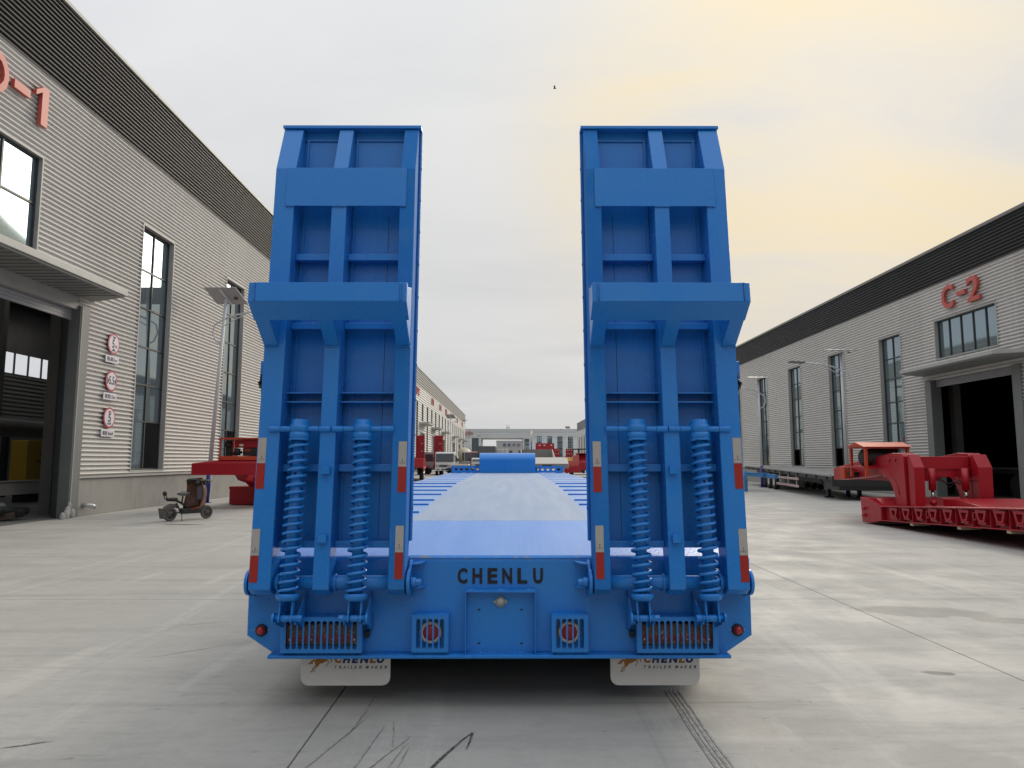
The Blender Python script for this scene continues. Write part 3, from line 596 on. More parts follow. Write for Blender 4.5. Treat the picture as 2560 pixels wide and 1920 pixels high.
def deck_material(name, col, dust, checker):
    m = bpy.data.materials.new(name); m.use_nodes = True; t = m.node_tree; b = t.nodes['Principled BSDF']; n = t.nodes.new; l = t.links.new
    geo = n('ShaderNodeNewGeometry')
    mp_ = n('ShaderNodeMapping'); mp_.inputs['Scale'].default_value = (5.0, 0.45, 1); l(geo.outputs['Position'], mp_.inputs['Vector'])
    q = n('ShaderNodeTexNoise'); q.inputs['Scale'].default_value = 1.6; q.inputs['Detail'].default_value = 6; l(mp_.outputs[0], q.inputs['Vector'])
    r = n('ShaderNodeMapRange'); r.inputs['From Min'].default_value = 0.35; r.inputs['From Max'].default_value = 0.7; r.inputs['To Min'].default_value = dust[1]; r.inputs['To Max'].default_value = dust[2]; l(q.outputs['Fac'], r.inputs['Value'])
    mx = n('ShaderNodeMix'); mx.data_type = 'RGBA'; l(r.outputs[0], mx.inputs['Factor']); mx.inputs['A'].default_value = (*col, 1); mx.inputs['B'].default_value = (*dust[0], 1)
    l(mx.outputs[2], b.inputs['Base Color']); b.inputs['Roughness'].default_value = 0.42; b.inputs['Specular IOR Level'].default_value = 0.6
    if checker:
        # tear-drop tread plate: two crossed sets of short bars
        hs = []
        for sg in (1, -1):
            m1 = n('ShaderNodeMapping'); m1.inputs['Rotation'].default_value = (0, 0, R(45 * sg)); m1.inputs['Location'].default_value = (0.3 * sg, 0, 0); m1.inputs['Scale'].default_value = (30, 30, 30); l(geo.outputs['Position'], m1.inputs['Vector'])
            s1 = n('ShaderNodeSeparateXYZ'); l(m1.outputs[0], s1.inputs[0])
            def wave(o_, k, off):
                a = n('ShaderNodeMath'); a.operation = 'MULTIPLY_ADD'; l(o_, a.inputs[0]); a.inputs[1].default_value = k; a.inputs[2].default_value = off
                c_ = n('ShaderNodeMath'); c_.operation = 'SINE'; l(a.outputs[0], c_.inputs[0]); return c_.outputs[0]
            wa = wave(s1.outputs['X'], PI, 0.0 if sg > 0 else PI / 2); wb = wave(s1.outputs['Y'], PI, 0.0 if sg > 0 else PI / 2)
            pa = n('ShaderNodeMath'); pa.operation = 'POWER'; ab = n('ShaderNodeMath'); ab.operation = 'ABSOLUTE'; l(wa, ab.inputs[0]); l(ab.outputs[0], pa.inputs[0]); pa.inputs[1].default_value = 6
            pb = n('ShaderNodeMath'); pb.operation = 'MAXIMUM'; l(wb, pb.inputs[0]); pb.inputs[1].default_value = 0
            mu = n('ShaderNodeMath'); mu.operation = 'MULTIPLY'; l(pa.outputs[0], mu.inputs[0]); l(pb.outputs[0], mu.inputs[1]); hs.append(mu.outputs[0])
        mm = n('ShaderNodeMath'); mm.operation = 'MAXIMUM'; l(hs[0], mm.inputs[0]); l(hs[1], mm.inputs[1])
        bp = n('ShaderNodeBump'); bp.inputs['Strength'].default_value = 0.6; bp.inputs['Distance'].default_value = 0.004; l(mm.outputs[0], bp.inputs['Height']); l(bp.outputs[0], b.inputs['Normal'])
    else:
        bp = n('ShaderNodeBump'); bp.inputs['Strength'].default_value = 0.15; bp.inputs['Distance'].default_value = 0.01; l(q.outputs['Fac'], bp.inputs['Height']); l(bp.outputs[0], b.inputs['Normal'])
    return m
M_deck_tread = deck_material('deck_tread_plate', (0.05, 0.25, 0.74), ((0.17, 0.37, 0.80), 0.35, 0.75), True)
M_deck_dust = deck_material('deck_dusty_strip', (0.21, 0.32, 0.52), ((0.33, 0.42, 0.57), 0.2, 0.95), False)
M_deck_side = deck_material('deck_side_plate', (0.12, 0.30, 0.70), ((0.26, 0.41, 0.72), 0.4, 0.9), False)

TR = thing('lowbed_trailer', 'bright blue low bed trailer seen from its tail with two upright loading ramps', 'trailer', (0, 4.5, 0), world=True)
YT = 4.5
DP = [(4.53, 0.905), (6.05, 0.993), (8.8, 1.07), (11.6, 1.13), (15.0, 1.15), (19.2, 1.16)]
def deck_z(y):
    for (a, za), (b_, zb) in zip(DP, DP[1:]):
        if y <= b_: return za + (zb - za) * (y - a) / (b_ - a)
    return DP[-1][1]
def deck_strip(name, material, xa, xb, y0, y1, th=0.012, dz=0.0):
    ys = [y0] + [p[0] for p in DP if y0 < p[0] < y1] + [y1]; m = MB(); v = []
    for y in ys: z_ = deck_z(y) + dz; v += [(xa, y, z_), (xb, y, z_), (xb, y, z_ - th), (xa, y, z_ - th)]
    k = len(ys); f = [(0, 1, 2, 3), tuple(4 * (k - 1) + i for i in (3, 2, 1, 0))]
    for i in range(k - 1):
        a = 4 * i; b_ = a + 4
        f += [(a, b_, b_ + 1, a + 1), (a + 1, b_ + 1, b_ + 2, a + 2), (a + 2, b_ + 2, b_ + 3, a + 3), (a + 3, b_ + 3, b_, a)]
    return m.add(v, f).build(name, material, TR)
# tail beam: plate with cut lower corners, rounded upper edge, bottom lip
pl = [(-1.55, 0.87), (1.55, 0.87), (1.55, 0.43), (1.395, 0.33), (-1.395, 0.33), (-1.55, 0.43)]
tail = MB().prism(pl, lambda p, q, t: (p, t, q), YT, YT + 0.02).build('tail_plate', M_blue, TR, bevel=0.003)
edge = [(YT, 0.868)] + [(YT + 0.035 - 0.035 * math.cos(R(a)), 0.87 + 0.037 * math.sin(R(a))) for a in range(0, 91, 15)] + [(YT + 0.06, 0.907), (YT + 0.06, 0.88), (YT + 0.02, 0.868)]
MB().prism(edge, lambda p, q, t: (t, p, q), -1.55, 1.55).build('tail_edge', M_blue, TR)
MB().box(-1.40, 1.40, YT - 0.07, YT + 0.01, 0.308, 0.329).build('bottom_lip', M_blue, TR, bevel=0.005)
MB().box(-1.38, 1.38, YT + 0.03, YT + 0.35, 0.34, 0.36).build('underrun_web', M_blue, TR)
for sx in (-1, 1):
    a, b_ = sorted((sx * 1.53, sx * 1.55)); MB().prism([(YT + 0.021, 0.45), (YT + 0.021, 0.88), (6.0, 0.97), (6.0, 0.75)], lambda p, q, t: (t, p, q), a, b_).build('side_plate', M_blue, TR)
# deck
deck_strip('rear_slope_deck', M_deck_tread, -1.53, 1.53, 4.56, 6.05)
deck_strip('center_deck', M_deck_dust, -0.775, 0.775, 6.056, 19.2)
for sx in (-1, 1):
    a, b_ = sorted((sx * 0.781, sx * 1.55)); deck_strip('side_deck', M_deck_side, a, b_, 6.056, 19.2, dz=-0.006)
    a, b_ = sorted((sx * 1.50, sx * 1.56)); deck_strip('side_rail', M_blue, a, b_, 6.056, 19.2, th=0.16, dz=-0.02)
    for y in (6.75, 7.55, 8.1, 8.95, 9.75, 10.6, 11.45):
        z_ = deck_z(y); a, b_ = sorted((sx * 0.79, sx * 1.5)); MB().box(a, b_, y, y + 0.014, z_ - 0.006, z_ + 0.010).build('grip_bar', M_blue, TR)
    for i in range(7):
        y = 12.5 + i * 0.95; z_ = deck_z(y); a, b_ = sorted((sx * 0.79, sx * 1.5)); MB().box(a, b_, y, y + 0.03, z_ - 0.008, z_ - 0.001).build('grip_bar', M_blue, TR)
    a, b_ = sorted((sx * 0.30, sx * 0.46)); MB().box(a, b_, 4.9, 19.0, 0.58, 0.88).build('chassis_beam', M_dark, TR)
# cross beam at the front of the deck with chain holes, and gooseneck
holes = [arc(sx * (0.80 + 0.145 * i), 1.255, 0.042, 0, 330, 11) for sx in (-1, 1) for i in range(5)]
v, f = curve_plate([(-1.5, 1.16), (1.5, 1.16), (1.5, 1.34), (-1.5, 1.34)], holes, 0.02, lambda p, q, t: (p, 19.2 + t, q))
MB().add(v, f).build('cross_beam', M_blue, TR)
gp = [(19.0, 1.165), (19.0, 1.50)] + [(19.35 - 0.35 * math.cos(R(a)), 1.50 + 0.19 * math.sin(R(a))) for a in range(10, 91, 10)] + [(23.2, 1.66), (23.2, 1.35), (19.6, 1.165)]
MB().prism(gp, lambda p, q, t: (t, p, q), -0.745, 0.745).build('gooseneck', M_blue, TR)
for sx in (-1, 1):
    MB().box(sx * 0.6 - 0.07, sx * 0.6 + 0.07, 20.4, 20.55, 0.05, 1.25).build('landing_leg', M_blue, TR, bevel=0.006)
    MB().box(sx * 0.6 - 0.16, sx * 0.6 + 0.16, 20.34, 20.61, 0.0, 0.05).build('landing_foot', M_blue, TR)
# axles and wheels under the deck
def wheel(parent, x, y, r, wd, name='wheel', rim=M_bolt, zc_=None):
    z_ = r if zc_ is None else zc_; s = 1
    ty = MB().lathe((x - wd / 2, y, z_), (1, 0, 0), [(r * 0.56, 0.02), (r * 0.60, 0.0), (r * 0.92, 0.0), (r, wd * 0.12), (r, wd * 0.88), (r * 0.92, wd), (r * 0.60, wd), (r * 0.56, wd - 0.02)], 28).build(name, M_rubber, parent)
    MB().lathe((x - wd / 2, y, z_), (1, 0, 0), [(0.001, wd * 0.35), (r * 0.2, wd * 0.3), (r * 0.22, wd * 0.5), (r * 0.45, wd * 0.55), (r * 0.56, 0.02), (r * 0.575, 0.01), (r * 0.575, wd - 0.01), (r * 0.5, wd - 0.02), (r * 0.4, wd * 0.6), (0.001, wd * 0.6)], 20).build('rim', rim, ty)
    return ty
for y in (5.55, 6.85, 8.15, 9.45):
    MB().cyl((-1.3, y, 0.4), (1.3, y, 0.4), 0.07).build('axle', M_dark, TR)
    for x in (-1.28, -0.96, 0.96, 1.28): wheel(TR, x, y, 0.43, 0.29)
MB().box(-0.9, 0.9, 4.9, 9.4, 0.88, 0.895).build('belly_plate', M_dark, TR)
MB().box(-0.30, 0.30, 4.95, 9.0, 0.45, 0.78).build('air_tank', M_dark, TR, bevel=0.05)

# ---- tail lettering, lamps, brackets
FY = YT - 0.004
def tf(x0, z0, y=FY): return lambda x, y_, t: (x0 + x, y - t, z0 + y_)
cells = [(-0.2325, 'C'), (-0.1405, 'H'), (-0.0465, 'E'), (0.0445, 'N'), (0.138, 'L'), (0.2355, 'U')]
for cx, ch in cells:
    v, f = text_mesh(ch, 0.1, tf(cx + 0.001, 0.787), 0.002, bold=0.0035, fit=(0.060, 0.094)); MB().add(v, f).build('painted_letter', M_black, tail)
# licence plate bracket
bk = MB(); bk.box(-0.21, 0.219, YT - 0.055, YT, 0.697, 0.706); bk.box(-0.21, -0.204, YT - 0.055, YT, 0.33, 0.697); bk.box(0.213, 0.219, YT - 0.055, YT, 0.33, 0.697); bk.build('plate_bracket', M_blue, tail, bevel=0.002)
for x in (-0.18, 0.004, 0.185): MB().ellipsoid((x, YT - 0.012, 0.706), 0.03, 0.014, 0.006).build('weld_bead', M_blue, tail)
dia = [(-0.046, 0), (-0.03, 0.012), (-0.012, 0.031), (0, 0.034), (0.012, 0.031), (0.03, 0.012), (0.046, 0), (0.03, -0.012), (0.012, -0.031), (0, -0.034), (-0.012, -0.031), (-0.03, -0.012)]
lp = MB().prism([(p + 0.004, q + 0.632) for p, q in dia], lambda p, q, t: (p, t, q), YT - 0.012, YT).build('plate_lamp', mat('plate_lamp_body', (0.40, 0.42, 0.36), 0.45), tail, bevel=0.003)
MB().lathe((0.004, YT - 0.012, 0.634), (0, -1, 0), [(0.027, 0), (0.026, 0.008), (0.018, 0.017), (0.008, 0.021), (0.0005, 0.022)], 20).build('lamp_lens', M_lens_c, tail)
for x in (-0.033, 0.041): MB().cyl((x, YT - 0.016, 0.632), (x, YT - 0.011, 0.632), 0.005, n=8).build('screw', M_bolt, tail)
for x in (-0.128, 0.134):
    for z_ in (0.583, 0.383): v, f = curve_plate(rrect(x - 0.008, x + 0.008, z_ - 0.005, z_ + 0.005, 0.0045, 3), [], 0.002, lambda p, q, t: (p, YT - 0.001 + t, q)); MB().add(v, f).build('bolt_hole', M_black, tail)
def grille(x0, x1, z0, z1, n_, y, sw, mg):
    sl = []; wd = (x1 - x0 - 2 * mg) / n_
    for i in range(n_):
        cx = x0 + mg + wd * (i + 0.5); sl.append(rrect(cx - sw / 2, cx + sw / 2, z0 + 0.022, z1 - 0.022, sw / 2 - 0.0005, 5))
    v, f = curve_plate([(x0, z0), (x1, z0), (x1, z1), (x0, z1)], sl, 0.004, lambda p, q, t: (p, y + t, q))
    m = MB().add(v, f)
    m.box(x0, x1, y + 0.002, YT, z1 - 0.004, z1 + 0.001); m.box(x0, x0 + 0.004, y + 0.002, YT, z0, z1 - 0.004); m.box(x1 - 0.004, x1, y + 0.002, YT, z0, z1 - 0.004)
    return m.build('lamp_guard', M_blue, tail)
for sx in (-1, 1):
    a, b_ = sorted((sx * 0.828, sx * 1.318)); grille(a, b_, 0.347, 0.556, 12, YT - 0.085, 0.0262, 0.026)
    lm = MB().box(a + 0.02, b_ - 0.02, YT - 0.06, YT - 0.004, 0.385, 0.517).build('tail_lamp', M_film, tail, bevel=0.008)
    for i in range(4): MB().cyl((a + 0.05 + i * 0.13, YT - 0.064, 0.42), (a + 0.05 + i * 0.13, YT - 0.058, 0.42), 0.006, n=8).build('screw', M_bolt, tail)
    MB().box(sx * 0.806 - 0.012, sx * 0.806 + 0.012, YT - 0.05, YT - 0.01, 0.425, 0.465).build('cable_plug', M_dark, tail, bevel=0.004)
    a, b_ = sorted((sx * 0.305, sx * 0.527)); a, b_ = (a - (0.004 if sx < 0 else -0.01), b_ - (0.004 if sx < 0 else -0.01)); grille(a, b_, 0.347, 0.565, 5, YT - 0.07, 0.026, 0.022)
    cx = (a + b_) / 2; cx = cx + (-0.001)
    MB().lathe((cx, YT - 0.001, 0.452), (0, -1, 0), [(0.068, 0), (0.068, 0.02), (0.058, 0.028), (0.047, 0.024)], 32).build('lamp_housing', M_white_pl, tail)
    MB().lathe((cx, YT - 0.001, 0.452), (0, -1, 0), [(0.048, 0.0), (0.048, 0.026), (0.035, 0.034), (0.0005, 0.037)], 28).build('stop_lamp', M_lens_r, tail)
    # round marker lamp at the corner
    x = sx * 1.461
    MB().lathe((x, YT, 0.462), (0, -1, 0), [(0.036, 0), (0.036, 0.012), (0.030, 0.02), (0.024, 0.02)], 24).build('marker_bezel', M_rubber, tail)
    MB().lathe((x, YT - 0.006, 0.462), (0, -1, 0), [(0.027, 0.0), (0.026, 0.014), (0.018, 0.027), (0.008, 0.033), (0.0005, 0.034)], 20).build('marker_lamp', M_lens_r, tail)
    for e in (-1, 1): MB().cyl((x + e * 0.041, YT - 0.004, 0.463), (x + e * 0.041, YT, 0.463), 0.004, n=8).build('screw', M_bolt, tail)
    # ears carrying the ramp shaft, hooks and pins
    ear = [(4.52, 0.66)] + arc(4.40, 0.765, 0.076, -100, -280, 12) + [(4.52, 0.90)]
    for x in (sx * 0.547, sx * 1.512):
        MB().prism(ear, lambda p, q, t: (t, p, q), x - 0.009, x + 0.009).build('hinge_ear', M_blue, tail, bevel=0.003)
    x = sx * 0.535
    for z_ in (0.866, 0.722):
        hk = [(0.0, 0.02), (0.0, -0.07), (0.03, -0.072), (0.055, -0.06), (0.072, -0.035), (0.078, 0.0), (0.06, 0.02)]
        MB().prism([(x - sx * p, YT + q) for p, q in hk], lambda p, q, t: (p, q, z_ + t + 0.12 * abs(p - x)), -0.006, 0.006).build('rope_hook', M_blue, tail, bevel=0.002)
    MB().cyl((x, 4.40, 0.765), (x - sx * 0.028, 4.40, 0.765), 0.03, n=20).build('washer', M_blue, tail, bevel=0.002)
    MB().cyl((x - sx * 0.024, 4.40, 0.765), (x - sx * 0.06, 4.40, 0.765), 0.022, n=6, smooth=False).build('castle_nut', M_blue, tail, bevel=0.002)
    MB().cyl((sx * 1.521, 4.40, 0.765), (sx * 1.536, 4.40, 0.765), 0.03, n=24).build('pin_head', M_blue, tail, bevel=0.003)
    # spring brackets: two gusset plates per strut
    for xs in (1.248, 0.845):
        for e in (-0.058, 0.058):
            gs = [(4.50, 0.70), (4.33, 0.60)] + arc(4.285, 0.577, 0.036, 45, -160, 9) + [(4.50, 0.46)]
            MB().prism(gs, lambda p, q, t: (t, p, q), sx * (xs + e) - 0.005, sx * (xs + e) + 0.005).build('strut_bracket', M_blue, tail, bevel=0.002)

# ---- loading ramps
def PR(z_, off=0.0): return 4.315 + 0.0843 * (z_ - 0.77) + off
def ramp(sx):
    def X(x): return sx * x
    def pr(pts, xa, xb, name, material, parent, bevel=0.0):
        a, b_ = sorted((X(xa), X(xb))); return MB().prism(pts, lambda p, q, t: (t, p, q), a, b_).build(name, material, parent, bevel)
    def slab(xa, xb, za, zb, oa, ob): return [(PR(za, oa), za), (PR(zb, oa), zb), (PR(zb, ob), zb), (PR(za, ob), za)]
    TH = 0.175
    plate = pr([(PR(1.0, TH), 1.0), (PR(3.78, TH), 3.78), (PR(3.78, TH + 0.012), 3.78), (PR(1.0, TH + 0.012), 1.0)], 1.495, 0.548, 'ramp', M_blue, TR, 0.003)
    prof = [(PR(0.77), 0.77), (PR(3.425), 3.425), (PR(3.765, 0.115), 3.765), (PR(3.765, TH - 0.001), 3.765), (PR(1.0, TH - 0.001), 1.0), (4.47, 0.85)] + [(4.40 + 0.073 * math.cos(R(a)), 0.765 + 0.073 * math.sin(R(a))) for a in (10, -20, -50, -80, -110, -140)] + [(PR(0.74, 0.002), 0.735)]
    for xa, xb, nm in ((1.49, 1.357, 'outer_beam'), (1.11, 1.012, 'middle_beam'), (0.663, 0.566, 'inner_beam')):
        pr(prof, xa, xb, nm, M_blue if nm != 'inner_beam' else M_blue_edge, plate, 0.005)
    # side lip of the plate along the gap between the ramps
    pr([(PR(1.0, TH - 0.02), 1.0), (PR(3.76, TH - 0.02), 3.76), (PR(3.76, TH - 0.001), 3.76), (PR(1.0, TH - 0.001), 1.0)], 0.565, 0.552, 'edge_flat', M_blue_edge, plate, 0.003)
    for i in range(11):
        z_ = 1.2 + i * 0.23; MB().ellipsoid((X(0.549), PR(z_, TH + 0.004), z_), 0.004, 0.009, 0.014, 8, 5).build('weld_bead', M_blue, plate)
        MB().box(min(X(1.45), X(0.56)), max(X(1.45), X(0.56)), PR(z_, TH + 0.012), PR(z_, TH + 0.04), z_ - 0.012, z_ + 0.012).build('grip_bar', M_blue, plate)
    pr([(PR(3.768, 0.10), 3.768), (PR(3.79, 0.10), 3.79), (PR(3.79, TH + 0.02), 3.792), (PR(3.768, TH + 0.02), 3.770)], 1.497, 0.548, 'top_cap', M_blue, plate, 0.003)
    pr(slab(0, 0, 3.158, 3.427, -0.007, -0.0005), 1.412, 0.622, 'stiffener_plate', M_blue, plate, 0.002)
    # cross members between the beams
    for za, zb, kind_ in ((2.812, 2.858, 0), (2.345, 2.388, 0), (1.862, 1.928, 1), (1.428, 1.474, 0), (0.966, 1.006, 0)):
        for xa, xb in ((1.356, 1.111), (1.011, 0.664)):
            if kind_ == 0: pr(slab(0, 0, za, zb, 0.095, TH - 0.001), xa, xb, 'cross_member', M_blue, plate, 0.004)
            else:
                m = MB(); a, b_ = sorted((X(xa), X(xb)))
                for z0_ in (za, zb - 0.008): m.prism(slab(0, 0, z0_, z0_ + 0.008, 0.075, TH - 0.001), lambda p, q, t: (t, p, q), a, b_)
                m.build('cross_member', M_blue, plate)
    # weld lines where beams meet the plate, seam in the plate
    for x in (1.34, 1.00): pr(slab(0, 0, 1.0, 3.70, TH - 0.012, TH - 0.001), x, x - 0.012, 'weld_line', M_blue, plate)
    pr(slab(0, 0, 1.0, 3.15, TH - 0.003, TH - 0.0005), 0.762, 0.760, 'plate_seam', M_dark, plate)
    for xa, xb in ((1.356, 1.111), (1.011, 0.664)): pr(slab(0, 0, 3.70, 3.706, TH - 0.012, TH - 0.002), xa, xb, 'top_member', M_blue, plate)
    # shaft at the foot
    MB().cyl((X(1.51), 4.40, 0.765), (X(0.55), 4.40, 0.765), 0.042, n=24).build('hinge_shaft', M_blue, plate)
    for x in (1.345, 1.0): MB().cyl((X(x), 4.40, 0.765), (X(x - 0.02), 4.40, 0.765), 0.052, n=24).build('shaft_collar', M_blue, plate)
    # folding support stand half way up
    a, b_ = sorted((X(1.497), X(0.553)))
    st_y = 4.145
    beam = [(st_y, 2.437), (st_y + 0.012, 2.556), (st_y + 0.05, 2.556), (st_y + 0.125, 2.352), (st_y + 0.115, 2.345)]
    stand = MB().prism(beam, lambda p, q, t: (t, p, q), a, b_).build('support_stand', M_blue, plate, 0.005)
    a, b_ = sorted((X(1.455), X(0.595))); MB().prism([(st_y - 0.004, 2.439), (st_y + 0.008, 2.555), (st_y + 0.02, 2.555), (st_y + 0.01, 2.439)], lambda p, q, t: (t, p, q), a, b_).build('stand_face', M_blue, plate, 0.002)
    for xa, xb in ((1.49, 1.40), (1.105, 1.015), (0.655, 0.568)):
        pr([(st_y + 0.06, 2.395), (st_y + 0.118, 2.343), (PR(2.215, -0.001), 2.215), (PR(2.60, -0.001), 2.60), (st_y + 0.05, 2.54)], xa, xb, 'stand_arm', M_blue, plate, 0.004)
    # spring struts: tube, collar, coil spring, cup, clevis
    for xt, xb_ in ((1.233, 1.250), (0.846, 0.846)):
        T = Vector((X(xt), PR(1.69, 0.0), 1.69)); B = Vector((X(xb_), 4.285, 0.577))
        d = (B - T).normalized(); ln = (B - T).length
        top = T - d * 0.05
        MB().cyl(T + d * 0.02, T + d * (ln - 0.12), 0.034, n=20).build('strut_tube', M_blue, plate)
        MB().lathe(T, -d, [(0.0005, 0.056), (0.050, 0.056), (0.053, 0.054), (0.053, 0.028), (0.060, 0.026), (0.061, -0.018), (0.056, -0.020), (0.056, -0.023), (0.061, -0.025), (0.061, -0.056), (0.056, -0.060), (0.03, -0.060)], 24).build('strut_collar', M_blue, plate)
        x_ = d.orthogonal().normalized(); y_ = d.cross(x_)
        s0, s1, turns = 0.066, ln - 0.135, 19.5
        pts = []
        n_ = int(turns * 18)
        for i in range(n_ + 1):
            q = i / n_
            lin = s0 + (s1 - s0) * q
            ang = 2 * PI * turns * q
            pts.append(T + d * lin + (x_ * math.cos(ang) + y_ * math.sin(ang)) * 0.053)
        MB().tube(pts, 0.0093, 8).build('coil_spring', M_spring, plate)
        for s_ in (0.066, s1 + 0.002):
            MB().tube([T + d * s_ + (x_ * math.cos(R(a)) + y_ * math.sin(R(a))) * 0.053 for a in range(0, 360, 20)], 0.009, 8, closed=True).build('end_coil', M_blue, plate)
        MB().lathe(T + d * (ln - 0.13), d, [(0.034, 0.0), (0.068, -0.004), (0.070, 0.0), (0.063, 0.022), (0.050, 0.030), (0.034, 0.031)], 24).build('spring_cup', M_blue, plate)
        for e in (-0.036, 0.036):
            MB().prism([(-0.012, -0.01), (0.012, -0.01), (0.022, 0.09)] + arc(0, 0.125, 0.032, 40, -220, 10) + [(-0.022, 0.09)], lambda p, q, t: tuple(T + d * (ln - 0.115 + q * 0.92) + Vector((X(1) * (e + t), 0, 0)) + Vector((0, p, 0))), -0.005, 0.005).build('clevis_plate', M_blue, plate, 0.002)
        MB().cyl(B + Vector((-0.066, 0, 0)), B + Vector((0.066, 0, 0)), 0.02, n=20).build('clevis_pin', M_blue, plate)
        e = 1 if (xt > 1) else -1
        MB().cyl(B + Vector((-sx * e * -0.0, 0, 0)) + Vector((sx * -e * 0.064, 0, 0)), B + Vector((sx * -e * 0.094, 0, 0)), 0.021, n=6, smooth=False).build('castle_nut', M_blue, plate, 0.002)
        MB().cyl(B + Vector((sx * e * 0.064, 0, 0)), B + Vector((sx * e * 0.078, 0, 0)), 0.034, n=24).build('pin_head', M_blue, plate, 0.003)
        for k_, s_ in enumerate((0.32, 0.47, 0.62, 0.77) if xt < 1 or sx > 0 else (0.27,)):
            c = T + d * s_; q = Vector((0.0, -0.0335, 0)); MB().cyl(c + q, c + q + Vector((0, -0.002, 0)), 0.0085, n=12).build('pin_hole', M_black, plate)
        # tee bar through the collar
        for xa, xb in (((xt + 0.188), xt + 0.118), (xt + 0.118, xt + 0.04), (xt - 0.04, xt - 0.118), (xt - 0.118, xt - 0.192)):
            MB().cyl((X(xa - 0.0008), T.y - 0.004, 1.69), (X(xb + 0.0008), T.y - 0.004, 1.69), 0.0185 if abs(xa - xt) < 0.12 and abs(xb - xt) < 0.12 else 0.0200, n=16).build('tee_bar', M_blue, plate, 0.0015)
    # little stops on the middle beam
    for z_ in (1.437, 1.03): 
        MB().box(min(X(1.083), X(1.033)) - 0.0, max(X(1.083), X(1.033)), PR(z_, -0.035), PR(z_, 0.001), z_ - 0.022, z_ + 0.022).build('stop_block', M_blue, plate, 0.002)
        MB().ellipsoid((X(1.058), PR(z_, -0.012), z_ + 0.023), 0.022, 0.009, 0.005).build('weld_bead', M_blue, plate)
    # reflective tape, white over red
    for xa, xb, za, zb in ((1.484, 1.434, 1.326, 1.636), (0.621, 0.571, 1.306, 1.614), (1.486, 1.437, 0.778, 1.088), (0.625, 0.576, 0.797, 1.107)):
        zm_ = (za + zb) / 2
        pr(slab(0, 0, zm_, zb, -0.0025, -0.0008), xa, xb, 'white_reflector', M_refl_w, plate)
        pr(slab(0, 0, za, zm_ - 0.0005, -0.0025, -0.0008), xa, xb, 'red_reflector', M_refl_r, plate)
        m = MB(); xc = (xa + xb) / 2
        for k_ in range(5): m.box(X(xc) - 0.005 + 0.002 * (k_ % 2), X(xc) + 0.004, PR(zm_ + 0.03 + k_ * 0.006, -0.0036), PR(zm_ + 0.03 + k_ * 0.006, -0.0027), zm_ + 0.018 + k_ * 0.0062, zm_ + 0.021 + k_ * 0.0062)
        for e in (-0.013, 0.013): m.box(X(xc) + e - 0.002, X(xc) + e + 0.002, PR(zm_ + 0.02, -0.0036), PR(zm_ + 0.02, -0.0027), zm_ + 0.019, zm_ + 0.025)
        m.build('tape_print', M_scuff, plate)
    # chain plate and hook on the outside edge
    pr([(PR(2.14, TH - 0.03), 2.14), (PR(2.14, TH - 0.018), 2.14), (PR(1.98, TH - 0.018), 1.98), (PR(1.98, TH - 0.03), 1.98)], 1.555, 1.49, 'chain_plate', M_blue, plate, 0.003)
    M_chain = mat('oily_steel', (0.05, 0.055, 0.055), 0.4, metal=0.7)
    for k_ in range(5):
        zc_ = 2.02 - k_ * 0.042; c = Vector((X(1.528 - 0.006 * k_), PR(zc_, TH - 0.06), zc_)); ax = Vector((1, 0, 0)) if k_ % 2 else Vector((0.4, 0.9, 0)).normalized()
        MB().tube([c + ax * 0.014 * math.cos(R(a)) + Vector((0, 0, 1)) * 0.03 * math.sin(R(a)) for a in range(0, 360, 30)], 0.006, 6, closed=True).build('chain_link', M_chain, plate)
    MB().tube([(X(1.50), PR(2.03, TH - 0.07), 2.04), (X(1.545), PR(2.0, TH - 0.07), 1.99), (X(1.535), PR(1.97, TH - 0.07), 1.965), (X(1.50), PR(1.97, TH - 0.07), 1.975)], [0.006, 0.009, 0.011, 0.008], 8).build('chain_hook', M_chain, plate)
    return plate
for sx in (-1, 1): ramp(sx)

# ---- weld runs and wear
M_weld = mat('weld_run_blue', (0.03, 0.22, 0.66), 0.35, bump=1.0, bscale=90)
M_wear = mat('worn_edge', (0.20, 0.25, 0.33), 0.5, var=1.0, vscale=9, vcol=(0.018, 0.232, 0.73), vlo=0.42, vhi=0.5)
def weld(a, b_, r_, parent, n_=14):
    a, b_ = Vector(a), Vector(b_); pts = [a.lerp(b_, i / n_) + Vector((random.uniform(-1, 1), random.uniform(-1, 1), random.uniform(-1, 1))) * r_ * 0.25 for i in range(n_ + 1)]
    MB().tube(pts, [r_ * random.uniform(0.75, 1.25) for _ in pts], 6).build('weld_run', M_weld, parent)
for sx in (-1, 1):
    rp = [o for o in TR.children if o.name.startswith('ramp')][0 if sx < 0 else 1]
    for xa, xb in ((1.41, 1.36), (1.11, 1.012), (0.66, 0.625)): weld((sx * xa, PR(3.157, -0.004), 3.157), (sx * xb, PR(3.157, -0.004), 3.157), 0.006, rp)
    for x in (1.412, 0.622): weld((sx * x, PR(3.17, -0.003), 3.17), (sx * x, PR(3.42, -0.003), 3.42), 0.003, rp, 20)
    for xa, xb in ((1.49, 1.40), (1.105, 1.015), (0.655, 0.568)): weld((sx * xa, PR(2.212, -0.004), 2.212), (sx * xb, PR(2.212, -0.004), 2.212), 0.005, rp)
    for x in (1.46, 0.59): weld((sx * x, 4.138, 2.44), (sx * x, 4.15, 2.553), 0.005, rp, 9)
    for xs in (1.248, 0.845):
        for e in (-0.066, 0.066): weld((sx * (xs + e), YT - 0.004, 0.47), (sx * (xs + e), YT - 0.004, 0.69), 0.005, tail, 12)
    weld((sx * 1.34, YT - 0.003, 0.345), (sx * 0.82, YT - 0.003, 0.345), 0.004, tail, 24)
